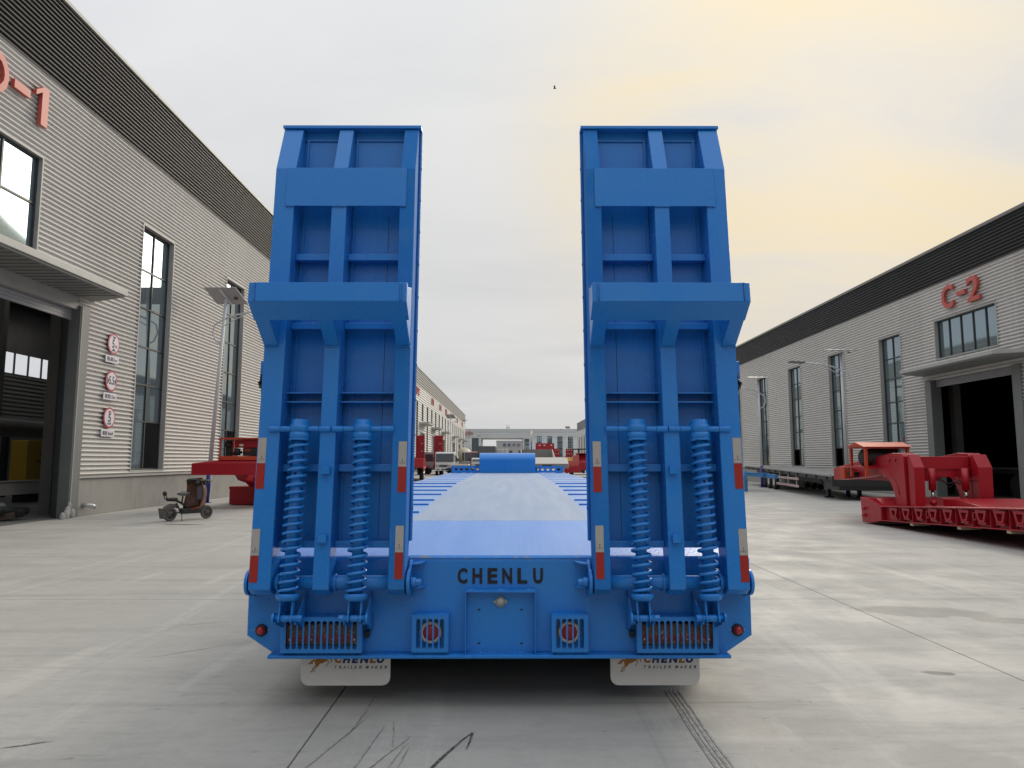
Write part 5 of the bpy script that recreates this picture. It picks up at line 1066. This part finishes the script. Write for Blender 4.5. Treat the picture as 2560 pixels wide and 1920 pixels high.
MB().ellipsoid((0.02, 0.0, 0.545), 0.17, 0.10, 0.035).build('passenger_seat', M_scoot, t)
MB().tube([(-0.12, -0.05, 0.55), (-0.16, -0.05, 0.64), (-0.16, 0.05, 0.64), (-0.12, 0.05, 0.55)], 0.012, 8).build('grab_rail', M_scoot, t)
MB().ellipsoid((-0.16, 0.0, 0.68), 0.04, 0.08, 0.06).build('back_pad', M_scoot, t)
MB().tube([(0.19, 0, 0.33), (0.13, 0, 0.37), (0.0, 0, 0.385), (-0.14, 0, 0.33), (-0.19, 0, 0.24)], [0.03, 0.045, 0.05, 0.05, 0.04], 8).build('rear_fender', M_dust, t)
MB().obox((-0.22, 0, 0.2), (0.97, 0, 0.2), (0, 1, 0), (-0.2, 0, 0.97), 0.006, 0.11, 0.13).build('mud_guard', mat('scooter_guard', (0.16, 0.15, 0.14), 0.7), t)
MB().tube([(1.0, 0.05, 0.175), (0.93, 0.05, 0.45), (0.86, 0.03, 0.72), (0.82, 0.0, 0.9)], 0.022, 8).build('fork', M_scoot, t)
MB().bar((0.26, -0.08, 0.17), (0.22, -0.16, 0.01), 0.018, 0.018).build('kick_stand', M_scoot, t)
MB().tube([(0.72, -0.30, 0.88), (0.80, -0.15, 0.92), (0.82, 0, 0.90), (0.80, 0.15, 0.92), (0.72, 0.30, 0.88)], 0.015, 8).build('handlebar', M_scoot, t)
# cape: a bulging sheet draped over the bars and down to the knees
cv = []; nU, nV = 17, 12
for j in range(nV + 1):
    v_ = j / nV
    for i in range(nU + 1):
        u_ = i / nU * 2 - 1
        z_ = 1.05 - 0.74 * v_ ** 1.1 - 0.06 * abs(u_) ** 2
        fold = 0.018 * math.sin(9 * u_ + 4 * v_) + 0.012 * math.sin(17 * u_ - 7 * v_)
        x = 0.92 + 0.05 * math.sin(PI * v_) - 0.42 * abs(u_) ** 1.5 * (0.55 + 0.4 * v_) + fold - 0.10 * (1 - v_) ** 3
        yv = u_ * (0.31 + 0.05 * math.sin(PI * v_)) + fold * 0.6
        cv.append((x, yv, z_))
cf = [(j * (nU + 1) + i, j * (nU + 1) + i + 1, (j + 1) * (nU + 1) + i + 1, (j + 1) * (nU + 1) + i) for j in range(nV) for i in range(nU)]
cp = MB().add(cv, cf, True).build('weather_cape', cape_material(), t)
md = cp.modifiers.new('thickness', 'SOLIDIFY'); md.thickness = 0.012
MB().ellipsoid((0.75, -0.22, 0.97), 0.19, 0.14, 0.045).build('cape_sleeve', M_tarp, t)
MB().ellipsoid((0.75, 0.20, 0.99), 0.2, 0.14, 0.05).build('cape_sleeve', M_tarp, t)
MB().ellipsoid((0.52, -0.27, 0.93), 0.07, 0.05, 0.05).build('hand_grip_cover', M_tarp, t)
MB().prism([(-0.11, 0.50), (0.09, 0.50), (0.10, 0.80), (-0.06, 0.86), (-0.12, 0.80)], lambda p, q, s_: (0.77 + s_, p, q), 0, 0.012).build('cape_apron', mat('lilac_cloth', (0.18, 0.17, 0.24), 0.7), t)

# ------------------------------------------------------------------ inside the left workshop
t = thing('steel_beam', 'pale steel beam lying across the open left doorway', 'beam', (-14.0, 17, 0), world=True)
MB().bar((-14.2, 12.0, 0.72), (-14.0, 21.4, 0.72), 0.12, 0.34).build('web', mat('beam_grey', (0.33, 0.33, 0.33), 0.5), t)
for z_ in (0.9, 0.54): MB().bar((-14.2, 12.0, z_), (-14.0, 21.4, z_), 0.24, 0.03).build('flange', MATS['beam_grey'], t)
for y in (13.0, 18.9): MB().box(-14.3, -13.95, y, y + 0.3, 0.009, 0.525).build('trestle', M_dark, t)
t = thing('yellow_cabinet', 'yellow machine cabinet with a dark emblem inside the left workshop', 'cabinet', (-17.3, 25.8, 0), world=True)
MB().box(-17.6, -17.0, 25.3, 27.1, 0.3, 2.2).build('cabinet_body', mat('cabinet_yellow', (0.55, 0.36, 0.03), 0.5), t, bevel=0.02)
MB().ellipsoid((-16.99, 26.15, 1.75), 0.01, 0.17, 0.13).build('emblem', M_frame, t); stext(t, '泽通汽车', 26.1, 1.45, 0.62, 0.14, M_frame, -16.985)
MB().box(-17.5, -17.1, 25.4, 27.0, 0.009, 0.29).build('cabinet_foot', M_dark, t)
t = thing('duct_pipe', 'thick grey duct running through the left workshop above the yellow cabinet', 'duct', (-21, 28, 2.4), world=True)
MB().cyl((-21, 16, 2.95), (-19.6, 30.5, 2.75), 0.36, n=18).build('duct', mat('duct_grey', (0.22, 0.21, 0.20), 0.6), t)
MB().tube([(-20.9, 21, 2.9), (-20.4, 21.5, 2.3), (-20.2, 21.7, 1.5)], 0.3, 12).build('duct_elbow', MATS['duct_grey'], t)
for y in (19, 24, 29): MB().box(-20.6, -20.4, y, y + 0.2, 0.009, 2.5).build('duct_stand', M_dark, t)
t = thing('axle_drum', 'rusty axle drum and parts lying under the steel beam in the doorway', 'machine part', (-12.8, 17.0, 0), world=True)
MB().lathe((-13.0, 16.45, 0.36), (0.6, 0.8, 0), [(0.001, 0), (0.2, 0.0), (0.21, 0.06), (0.33, 0.07), (0.34, 0.5), (0.30, 0.52), (0.15, 0.6), (0.001, 0.6)], 20).build('brake_drum', mat('rusty_iron', (0.10, 0.07, 0.055), 0.7, bump=0.5, bscale=20), t)
MB().cyl((-12.6, 17.0, 0.30), (-12.2, 18.3, 0.22), 0.13, 0.10, n=14).build('axle_tube', M_dark, t)
MB().lathe((-12.55, 17.75, 0.25), (1, 0.2, 0), [(0.001, 0), (0.18, 0.0), (0.2, 0.05), (0.2, 0.12), (0.08, 0.18), (0.001, 0.2)], 18).build('hub_flange', mat('cast_grey', (0.16, 0.16, 0.155), 0.6), t)
for k in range(7): MB().obox((-12.7 + 0.12 * k % 0.5, 17.2 + 0.17 * k, 0.12 + 0.05 * (k % 3)), (0.8, 0.5, 0.1), (-0.5, 0.8, 0.2), (0, -0.2, 0.97), 0.22, 0.06, 0.07).build('bracket', MATS['rusty_iron'] if k % 2 else M_dark, t)
t = thing('plaster_rubble', 'white plaster splash heaped at the foot of the left door jamb', 'rubble', (-11.3, 18.6, 0), world=True)
for k, (x, y, z_, r_) in enumerate(((-11.36, 18.62, 0.16, 0.11), (-11.30, 18.48, 0.07, 0.12), (-11.38, 18.72, 0.32, 0.07), (-11.34, 18.80, 0.10, 0.10), (-11.28, 18.3, 0.04, 0.10))): MB().ellipsoid((x, y, z_), r_ * 0.5, r_, r_ * 1.4).build('lump', mat('plaster', (0.33, 0.33, 0.32), 0.9, bump=0.6, bscale=18), t)
# lamps and a dark trailer inside the right workshop
M_tube = mat('lit_tube', (0.9, 0.9, 0.85), 0.4, emit=((1.0, 0.97, 0.9), 3.0))
for (x, y, z_, lb_) in ((20.5, 31.5, 5.1, 'lit ceiling lamp nearest the left jamb of the C-2 door'), (20.5, 28.1, 5.1, 'lit ceiling lamp above the right part of the C-2 doorway')):
    t = thing('ceiling_lamp', lb_, 'lamp', (x, y, z_), world=True, group='lit lamps inside the right workshop')
    MB().box(x - 0.08, x + 0.08, y - 0.6, y + 0.6, z_, z_ + 0.03).build('light_tube', M_tube, t); MB().box(x - 0.1, x + 0.1, y - 0.65, y + 0.65, z_ + 0.032, z_ + 0.09).build('housing', M_trim_dark, t); MB().box(x - 0.02, x + 0.02, y - 0.02, y + 0.02, z_ + 0.09, 9.3).build('hanger', M_dark, t)
t = thing('flatbed_chassis', 'dark chassis standing in the shadow inside the C-2 doorway', 'chassis', (21, 27, 0), world=True)
MB().box(19.6, 22.0, 24.0, 33.0, 0.95, 1.15).build('frame', M_fblack, t); MB().box(19.65, 21.95, 24.1, 32.9, 1.152, 1.17).build('deck', M_inner, t)
for y in (25.0, 26.3, 27.6):
    MB().cyl((19.7, y, 0.48), (20.0, y, 0.48), 0.47, n=22).build('wheel', M_rubber, t); MB().cyl((21.6, y, 0.48), (21.9, y, 0.48), 0.47, n=22).build('wheel', M_rubber, t)
for y in (24.4, 32.0): MB().box(20.4, 21.2, y, y + 0.2, 0.009, 0.95).build('stand', M_fblack, t)
# ------------------------------------------------------------------ far end of the yard
M_white = mat('truck_white', (0.68, 0.68, 0.66), 0.35); M_tglass = mat('truck_glass', (0.05, 0.06, 0.065), 0.08); M_grey_st = mat('steel_grey', (0.22, 0.215, 0.205), 0.6, var=0.5, vscale=1.5); M_lgrey_st = mat('steel_pale', (0.50, 0.48, 0.45), 0.6)
M_yel = mat('machine_yellow', (0.60, 0.38, 0.03), 0.5); M_pink = mat('faded_red', (0.52, 0.12, 0.10), 0.5)
M_farwall = mat('far_wall_grey', (0.68, 0.70, 0.70), 0.6, var=0.3, vscale=0.3); M_farband = mat('far_band_grey', (0.50, 0.51, 0.51), 0.6)

def lorry(x, y, label, paint, facing=-1, cab_w=1.88, cab_h=2.28, body=None, rot=0.0, blen=4.0, cat='truck'):
    """cab-over lorry, local y forward is -y (towards the camera) at rot=0"""
    t = thing('truck', label, cat, (x, y, 0), rot)
    w2 = cab_w / 2; h0 = 0.45
    prof = [(0.0, h0), (-0.05, 0.8), (-0.02, 1.3), (0.22, cab_h - 0.12), (0.4, cab_h), (1.55, cab_h), (1.6, cab_h - 0.1), (1.6, h0)]
    cab = MB().prism(prof, lambda p, q, s_: (s_, p, q), -w2, w2).build('cab', paint, t, bevel=0.06)
    MB().prism([(-0.03, 1.33), (0.20, cab_h - 0.17), (0.18, cab_h - 0.16), (-0.06, 1.32)], lambda p, q, s_: (s_, p, q), -w2 + 0.07, w2 - 0.07).build('windscreen', M_tglass, cab)
    for s in (-1, 1):
        MB().box(s * w2 - 0.015, s * w2 + 0.015, 0.35, 1.25, 1.35, cab_h - 0.25).build('side_window', M_tglass, cab)
        MB().box(s * (w2 - 0.2) - 0.16, s * (w2 - 0.2) + 0.16, -0.09, -0.03, 0.82, 1.04).build('headlight', M_lens_c, cab)
        MB().tube([(s * w2, 0.15, 1.75), (s * (w2 + 0.2), 0.05, 1.75)], 0.015, 6).build('mirror_arm', M_frame, cab)
        MB().box(s * (w2 + 0.2) - 0.08, s * (w2 + 0.2) + 0.08, 0.0, 0.08, 1.35, 1.75).build('mirror', M_frame, cab)
        for yy in (0.75, blen + 0.4): MB().cyl((s * (w2 - 0.22), yy, 0.38), (s * (w2 - 0.0), yy, 0.38), 0.38, n=20).build('wheel', M_rubber, t)
    for k in range(3): MB().box(-w2 + 0.42, w2 - 0.42, -0.085, -0.04, 0.80 + 0.085 * k, 0.855 + 0.085 * k).build('grille_bar', M_frame, cab)
    MB().box(-w2 + 0.02, w2 - 0.02, -0.13, 0.05, 0.45, 0.74).build('bumper', paint, cab, bevel=0.03)
    MB().box(-0.3, 0.3, -0.14, -0.131, 0.5, 0.66).build('number_plate', mat('plate_blue', (0.10, 0.13, 0.2), 0.5), cab)
    for s in (-1, 1): MB().box(s * 0.62 - 0.14, s * 0.62 + 0.14, -0.138, -0.131, 0.55, 0.63).build('fog_lamp', M_frame, cab)
    MB().box(-0.4, 0.4, 1.65, blen + 1.4, 0.5, 0.68).build('chassis', M_dark, t)
    if body: body(t, w2, blen)
    return t
def flat_body(t, w2, bl):
    MB().box(-w2 - 0.05, w2 + 0.05, 1.7, bl + 1.5, 0.75, 0.88).build('load_bed', M_grey_st, t)
    for s in (-1, 1): MB().box(s * (w2 + 0.03) - 0.02, s * (w2 + 0.03) + 0.02, 1.7, bl + 1.5, 0.88, 1.28).build('side_board', M_grey_st, t)
    MB().box(-w2, w2, 1.7, 1.76, 0.88, 2.0).build('head_board', M_grey_st, t)
def box_body(mt, h):
    def f(t, w2, bl): MB().box(-w2 - 0.1, w2 + 0.1, 1.75, bl + 2.0, 0.8, h).build('cargo_box', mt, t, bevel=0.03)
    return f
def mixer_body(t, w2, bl):
    MB().lathe((0, 1.9, 1.9), (0, 0.96, 0.28), [(0.001, 0), (0.6, 0.05), (1.0, 0.9), (1.12, 1.9), (0.95, 3.0), (0.55, 4.0), (0.5, 4.2)], 22).build('mixer_drum', mat('drum_cream', (0.58, 0.53, 0.40), 0.5), t)
    MB().box(-0.5, 0.5, 5.4, 5.7, 0.8, 3.1).build('chute_frame', M_lgrey_st, t)
lorry(-6.3, 70, 'white light truck facing the camera beside the red dump trailer', M_white, body=flat_body)
lorry(-9.6, 76, 'grey pickup cab half hidden between red dump trailer and white truck', mat('cab_grey', (0.33, 0.33, 0.33), 0.4), cab_w=1.8, cab_h=2.35, body=flat_body, rot=R(-60))
lorry(-6.9, 92, 'cream lorry with a dark window strip right behind the white truck', mat('cab_cream', (0.50, 0.49, 0.45), 0.45), body=box_body(mat('box_cream', (0.48, 0.47, 0.43), 0.5), 2.3), rot=R(75))
lorry(-6.3, 118, 'cream concrete mixer truck behind the white truck', mat('cab_cream', (0.5, 0.49, 0.45), 0.45), cab_w=2.3, cab_h=2.9, body=mixer_body, rot=R(20), blen=6)
lorry(-4.9, 108, 'faded red lorry with a grey windscreen left of the blue gooseneck', M_pink, cab_w=2.1, cab_h=2.75, body=flat_body)
lorry(-3.6, 84, 'small white van front just left of the blue gooseneck', M_white, cab_w=1.6, cab_h=1.75, body=box_body(M_white, 1.7))
def dump(t, w2, bl):
    MB().prism([(1.8, 1.3), (1.4, 3.5), (6.2, 3.55), (7.4, 2.4), (7.2, 1.3)], lambda p, q, s_: (s_, p, q), -w2 - 0.1, w2 + 0.1).build('dump_body', M_fblack, t)
    MB().prism([(7.21, 1.5), (7.41, 2.35), (7.43, 2.35), (7.23, 1.5)], lambda p, q, s_: (s_, p, q), -w2 + 0.3, w2 - 0.3).build('tail_gate', M_grey_st, t)
lorry(-3.3, 112, 'black dump truck seen over the left half of the blue gooseneck', mat('cab_charcoal', (0.03, 0.03, 0.03), 0.5), cab_w=2.3, cab_h=3.0, body=dump, rot=R(180), blen=6)

# pallet of pipes on a low cart
t = thing('pipe_cart', 'flat cart loaded with a bundle of pale pipes right of the white truck', 'cart', (-4.7, 64, 0), world=True)
MB().box(-5.5, -3.5, 62.5, 65.5, 0.62, 0.78).build('cart_bed', M_dark, t)
for k in range(9):
    for j in range(2): MB().cyl((-5.35 + 0.2 * k + 0.1 * j, 62.6, 0.88 + 0.17 * j), (-5.35 + 0.2 * k + 0.1 * j, 65.3, 0.88 + 0.17 * j), 0.095, n=10).build('pipe', M_lgrey_st, t)
for x in (-5.3, -3.7):
    for y in (63, 65): MB().cyl((x - 0.1, y, 0.3), (x + 0.1, y, 0.3), 0.3, n=16).build('wheel', M_rubber, t)
    MB().box(x - 0.05, x + 0.05, 63.9, 64.1, 0.3, 0.62).build('strut', M_dark, t)

# red dump trailer
t = thing('dump_trailer', 'red high sided dump trailer with three chrome wheels behind the left ramp', 'trailer', (-7.6, 54, 0), R(6))
MB().box(-1.2, 1.2, -4.5, 5.5, 1.0, 1.62).build('box_body', M_red, t, bevel=0.02)
for k in range(9): MB().box(1.2, 1.24, -4.4 + 1.2 * k, -4.3 + 1.2 * k, 1.0, 1.62).build('side_stake', M_pink, t)
MB().box(1.2, 1.26, -4.5, 5.5, 0.86, 1.0).build('side_rail', M_pink, t)
MB().box(1.0, 1.2, 1.6, 5.4, 0.3, 0.86).build('side_skirt', M_red, t)
MB().box(-0.5, 0.5, -4.4, 5.4, 0.7, 1.0).build('chassis', M_red, t)
for y in (-2.2, -0.9, 0.4):
    for s in (-1, 1):
        ty = MB().cyl((s * 0.9, y, 0.42), (s * 1.2, y, 0.42), 0.42, n=20).build('wheel', M_rubber, t); MB().cyl((s * 1.2, y, 0.42), (s * 1.23, y, 0.42), 0.27, 0.2, n=18).build('rim', M_chrome, ty)
# red loading ramps standing upright on parked low beds
def red_ramp(x, y, H, wd, label):
    t = thing('upright_ramp', label, 'ramp', (x, y, 0), world=True, group='red upright ramps before the far workshop row')
    MB().box(x - wd / 2, x + wd / 2, y, y + 0.05, 0.9, H).build('ramp_plate', M_red, t)
    for q in (-0.46, 0.0, 0.40): MB().box(x + wd * q - 0.06, x + wd * q + 0.06, y - 0.18, y, 0.9, H).build('ramp_beam', M_red, t)
    for k in range(7): MB().box(x + wd * 0.04, x + wd * 0.36, y - 0.06, y - 0.002, 1.2 + k * (H - 1.3) / 7, 1.26 + k * (H - 1.3) / 7).build('cross_member', M_stripe_w if k % 2 else M_red, t)
    MB().box(x - wd / 2 - 0.1, x + wd / 2 + 0.1, y + 0.06, y + 4.0, 0.7, 0.95).build('bed', M_red, t)
    for s in (-1, 1): MB().cyl((x + s * wd * 0.3 - 0.12, y + 1.0, 0.4), (x + s * wd * 0.3 + 0.12, y + 1.0, 0.4), 0.4, n=16).build('wheel', M_rubber, t)
    MB().box(x - 0.2, x + 0.2, y + 3.4, y + 3.6, 0, 0.7).build('prop_leg', M_red, t)
red_ramp(-9.0, 72.5, 4.0, 0.85, 'red upright ramp standing nearest the left edge of the deck view')
red_ramp(-7.35, 74.5, 4.05, 0.9, 'red upright ramp standing just left above the white truck cab')
# right of the gooseneck
t = thing('tipper_body', 'grey open steel tipper body right of the blue gooseneck', 'tipper', (2.9, 56, 0), world=True)
MB().prism([(55.0, 1.22), (55.0, 0.86), (60.0, 0.86), (60.0, 1.72), (56.6, 1.70)], lambda p, q, s_: (1.6 + 3.0 * s_, p, q), 0, 1).build('floor_wedge', M_lgrey_st, t)
MB().box(1.65, 4.55, 54.96, 54.998, 0.87, 1.2).build('rear_skirt', M_grey_st, t)
MB().box(2.6, 3.3, 54.93, 54.958, 1.0, 1.12).build('skirt_slot', M_dark, t)
MB().box(1.1, 3.6, 60.0, 60.1, 1.7, 2.38).build('front_wall', M_grey_st, t)
for k in range(9): MB().box(1.15 + 0.3 * k, 1.22 + 0.3 * k, 59.94, 59.998, 1.72, 2.36).build('wall_rib', M_grey_st, t)
for x in (1.0, 3.62): MB().prism([(60.1, 1.7), (60.1, 2.38), (56.6, 1.7)], lambda p, q, s_: (x + 0.06 * s_, p, q), 0, 1).build('side_wall', M_lgrey_st, t)
for x in (1.9, 3.9):
    for y in (57, 58.4): MB().cyl((x, y, 0.45), (x + 0.35, y, 0.45), 0.44, n=18).build('wheel', M_rubber, t)
t = thing('gooseneck_trailer', 'dark red trailer neck peeking out left of the right ramp', 'trailer', (6.2, 62, 0), world=True)
MB().prism([(61.0, 0.62), (61.0, 1.28), (61.5, 1.95), (64.0, 2.05), (64.0, 0.9), (62.6, 0.75)], lambda p, q, s_: (6.0 + 1.9 * s_, p, q), 0, 1).build('neck', M_red, t, bevel=0.02)
MB().box(5.9, 8.0, 60.9, 64.1, 2.05, 2.12).build('neck_top', M_pink, t)
MB().box(4.7, 6.2, 60.4, 62.2, 0.42, 0.98).build('front_beam', M_red, t, bevel=0.02); MB().box(4.75, 6.0, 60.9, 62.0, 0.981, 1.45).build('winch_box', M_pink, t, bevel=0.03)
MB().box(5.5, 6.0, 60.95, 62.0, 1.451, 1.9).build('valve_tower', M_pink, t); MB().cyl((6.2, 60.3, 0.56), (6.4, 60.3, 0.56), 0.17, n=16).build('jack_wheel', M_rubber, t)
for x in (5.0, 7.6): MB().box(x - 0.1, x + 0.1, 61.8, 62.0, 0, 0.6).build('leg', M_red, t)
t = thing('forklift', 'yellow forklift with a black mast beyond the red trailer neck', 'forklift', (5.6, 74, 0), world=True)
MB().prism([(73.2, 0.6), (73.0, 1.2), (73.6, 1.75), (76.0, 1.75), (76.2, 0.6)], lambda p, q, s_: (4.8 + 2.0 * s_, p, q), 0, 1).build('body', M_yel, t, bevel=0.05)
for x in (6.55, 7.1): MB().box(x - 0.06, x + 0.06, 72.9, 73.0, 0.3, 2.55).build('mast', M_fblack, t)
MB().box(6.5, 8.6, 72.9, 74.6, 2.55, 2.66).build('overhead_guard', M_fblack, t); MB().box(8.4, 8.5, 74.4, 74.5, 1.5, 2.55).build('guard_post', M_fblack, t)
MB().box(6.85, 8.5, 73.2, 76.0, 0.5, 1.5).build('counterweight', M_yel, t)
for x in (5.0, 6.5):
    for y in (73.6, 75.6): MB().cyl((x - 0.12, y, 0.42), (x + 0.12, y, 0.42), 0.42, n=16).build('wheel', M_rubber, t)
def chassis_stack(x0, x1, y, z0, z1, label):
    t = thing('chassis_stack', label, 'chassis', ((x0 + x1) / 2, y, 0), world=True, group='red chassis frames at the far end')
    MB().box(x0, x1, y, y + 0.1, z0, z1).build('rear_frame', M_red, t)
    for k in range(4): MB().box(x0 - 0.02 + (x1 - x0) * k / 3 - 0.08, x0 + (x1 - x0) * k / 3 + 0.1, y - 0.1, y, z0, z1).build('upright', M_red, t)
    for k in range(3):
        z_ = z0 + (z1 - z0) * (0.15 + 0.33 * k)
        for q in (0.15, 0.42, 0.82): MB().box(x0 + (x1 - x0) * q, x0 + (x1 - x0) * (q + 0.1), y - 0.13, y - 0.101, z_, z_ + 0.18).build('marker_plate', M_stripe_w, t)
    MB().box(x0, x1, y + 0.1, y + 9, z0 + 0.3, z0 + 0.6).build('frame_rail', M_red, t)
    for q in (0.05, 0.85): MB().box(x0 + (x1 - x0) * q, x0 + (x1 - x0) * q + 0.2, y + 0.5, y + 0.8, 0, z0 + 0.3).build('stand', M_dark, t)
chassis_stack(4.6, 7.6, 122, 2.0, 4.35, 'large stack of red chassis frames before the far windows')
chassis_stack(7.8, 8.9, 128, 1.6, 3.55, 'small red frame just right of the large red stack')
chassis_stack(10.7, 11.9, 134, 1.6, 3.6, 'red frame standing near the far lamp post')
t = thing('big_bags', 'row of white big bags on a trailer behind the blue gooseneck', 'bags', (-1.3, 110, 0), world=True)
for k in range(4): MB().box(-2.55 + 0.62 * k, -1.98 + 0.62 * k, 110, 110.8, 1.9, 3.2 - 0.12 * (k == 0)).build('bag', mat('bag_white', (0.55, 0.53, 0.52), 0.8, bump=0.8, bscale=6), t, bevel=0.12)
MB().box(-2.7, 2.6, 109.8, 111.2, 1.6, 1.89).build('bed', M_lgrey_st, t)
for k in range(4): MB().box(-2.4 + 1.5 * k, -2.2 + 1.5 * k, 110.2, 110.6, 0, 1.6).build('stand', M_dark, t)
t = thing('marker_mast', 'slim white and blue mast before the far windows', 'mast', (4.35, 140, 0), world=True)
MB().cyl((4.35, 140, 0), (4.35, 140, 5.0), 0.16, n=10).build('lower_tube', mat('mast_blue', (0.05, 0.09, 0.35), 0.5), t); MB().cyl((4.35, 140, 5.0), (4.35, 140, 7.2), 0.18, n=10).build('upper_tube', M_white, t)

# ---- end building with the drive-through
t = thing('gate_building', 'long pale grey building with a wide drive-through closing the yard', 'building', (3, 193, 0), world=True)
GY = 192.0
def GX(px): return 0.06 + (px - 1274) / 1775.0 * GY
xa, xb = GX(1203), GX(1308)
zo = 7.35
MB().box(-34, GX(1180), GY, GY + 14, 0, zo).build('wall', M_farwall, t); MB().box(GX(1197), xa, GY, GY + 14, 0, zo).build('wall', M_farwall, t); MB().box(xb, 32, GY, GY + 14, 0, zo).build('wall', M_farwall, t)
MB().box(-34, 32, GY, GY + 14, zo + 0.002, 8.9).build('upper_wall', M_farwall, t); MB().box(-34, 32, GY - 0.1, GY + 14.1, 8.902, 9.85).build('parapet', M_farband, t)
for z_ in (7.42, 7.9, 8.35): MB().box(-34, 32, GY - 0.06, GY - 0.002, z_, z_ + 0.12).build('wall_rib', M_farband, t)
MB().box(GX(1181), GX(1197), GY + 0.25, GY + 0.4, 0, zo).build('roller_door', mat('door_slate', (0.10, 0.12, 0.13), 0.5), t)
for a, b_, z0, z1 in ((1311, 1323, 0.8, 7.2), (1342, 1354, 1.2, 7.9), (1368, 1380, 1.2, 7.9), (1393, 1406, 1.2, 7.8), (1419, 1432, 4.6, 7.75)):
    wd = MB().box(GX(a), GX(b_), GY - 0.05, GY - 0.002, z0, z1).build('window', M_frame, t)
    for k in range(2):
        for j in range(4): MB().box(GX(a) + (GX(b_) - GX(a)) * (k * 0.5 + 0.06), GX(a) + (GX(b_) - GX(a)) * (k * 0.5 + 0.46), GY - 0.07, GY - 0.051, z0 + (z1 - z0) * (j / 4 + 0.02), z0 + (z1 - z0) * (j / 4 + 0.23)).build('pane', M_glass, wd)
for cxx, ch in ((GX(1164.8), '公'), (GX(1173.5), '司')):
    v, f = text_mesh(ch, 1.0, lambda x, y, z_: (cxx + x, GY - 0.2 - z_, 8.62 + y), 0.1, bold=0.02, fit=(0.85, 1.1)); MB().add(v, f).build('sign_letter', mat('sign_far_red', (0.55, 0.06, 0.08), 0.5), t)
MB().box(GX(1160), GX(1179), GY - 0.15, GY - 0.10, 7.95, 9.3).build('sign_board', mat('sign_board_pale', (0.62, 0.55, 0.55), 0.6), t)
for dx, h_ in ((-0.35, 11.2), (0.35, 11.0)): MB().cyl((GX(1270) + dx, GY + 3, 9.8), (GX(1270) + dx * 0.8, GY + 3, h_), 0.06, n=6).build('antenna', M_trim_dark, t)
MB().box(GX(1270) - 0.4, GX(1270) + 0.4, GY + 2.9, GY + 3.1, 10.2, 10.4).build('antenna_rack', M_trim_dark, t)
t = thing('roadside_building', 'grey flat building with blue letters seen through the far drive-through', 'building', (2.0, 260, 0), world=True)
def HX(px): return 0.06 + (px - 1274) / 1775.0 * 260
MB().box(HX(1241), HX(1330), 260, 275, 0, 8.35).build('wall', mat('far_grey', (0.33, 0.33, 0.32), 0.7), t)
MB().box(HX(1240), HX(1331), 259.9, 275.1, 8.352, 8.6).build('coping', M_farband, t)
for k, ch in enumerate('昌航汽车'):
    v, f = text_mesh(ch, 1.0, lambda x, y, z_: (HX(1261.5 + 11.6 * k) + x, 259.8 - z_, 7.0 + y), 0.1, bold=0.02, fit=(1.1, 1.1)); MB().add(v, f).build('sign_letter', mat('letter_slate_blue', (0.12, 0.13, 0.25), 0.5), t)
for a, b_ in ((1272.5, 1281), (1296, 1307)): MB().box(HX(a), HX(b_), 259.95, 259.998, 3.9, 4.9).build('window', M_frame, t)
t = thing('blue_fence', 'pale blue site fence visible through the far drive-through', 'fence', (-8, 270, 0), world=True)
for k in range(12): MB().box(-30 + 3 * k + 0.02, -27 + 3 * k - 0.02, 268, 268.1, 0, 6.3).build('fence_sheet', mat('fence_blue', (0.20, 0.34, 0.42), 0.5), t)
# tree beyond the gap at the left of the end building
def tree(x, y, h_, r_, label, seed):
    rd = random.Random(seed); t = thing('tree', label, 'tree', (x, y, 0), world=True)
    MB().tube([(x, y, 0), (x + 0.1, y, h_ * 0.3), (x - 0.1, y, h_ * 0.6)], [0.3, 0.24, 0.12], 8).build('trunk', mat('bark', (0.08, 0.065, 0.05), 0.9), t)
    for k in range(5): q = 6.28 * k / 5; MB().tube([(x, y, h_ * 0.4), (x + r_ * 0.5 * math.cos(q), y + r_ * 0.5 * math.sin(q), h_ * 0.62)], [0.12, 0.05], 6).build('limb', MATS['bark'], t)
    m = MB()
    for k in range(1500):
        while True:
            a, b_, c = rd.uniform(-1, 1), rd.uniform(-1, 1), rd.uniform(-1, 1)
            d = math.sqrt(a * a + b_ * b_ + c * c)
            if d < 1 and d > 0.35 + 0.3 * math.sin(5 * a + 3 * c + 4 * b_): break
        p = Vector((x + a * r_, y + b_ * r_, h_ * 0.68 + c * h_ * 0.34)); n_ = Vector((rd.uniform(-1, 1), rd.uniform(-1, 1), rd.uniform(0, 1))).normalized(); e1 = n_.orthogonal().normalized(); e2 = n_.cross(e1); s_ = rd.uniform(0.14, 0.3)
        m.add([p + e1 * s_, p + e2 * s_ * 0.6, p - e1 * s_, p - e2 * s_ * 0.6], [(0, 1, 2, 3)])
    m.build('crown', mat('foliage', (0.06, 0.085, 0.045), 0.7, var=0.7, vscale=0.8, vcol=(0.10, 0.12, 0.07)), t, kind='stuff')
tree(-13.2, 205, 7.6, 3.2, 'green tree in the gap left of the far grey door', 4); tree(-10.2, 215, 6.6, 2.6, 'smaller darker tree close to the far grey door', 9)
# a bird high over the yard
t = thing('bird', 'tiny dark bird flying high between the two ramps', 'bird', (3.4, 50, 28.9))
MB().ellipsoid((0, 0, 0), 0.12, 0.05, 0.045, 8, 5).build('body', M_frame, t)
for s in (-1, 1): MB().add([(0.05, 0, 0.02), (-0.06, 0, 0.02), (-0.1, s * 0.2, 0.1), (0.0, s * 0.22, 0.12)], [(0, 1, 2, 3)]).build('wing', M_frame, t)
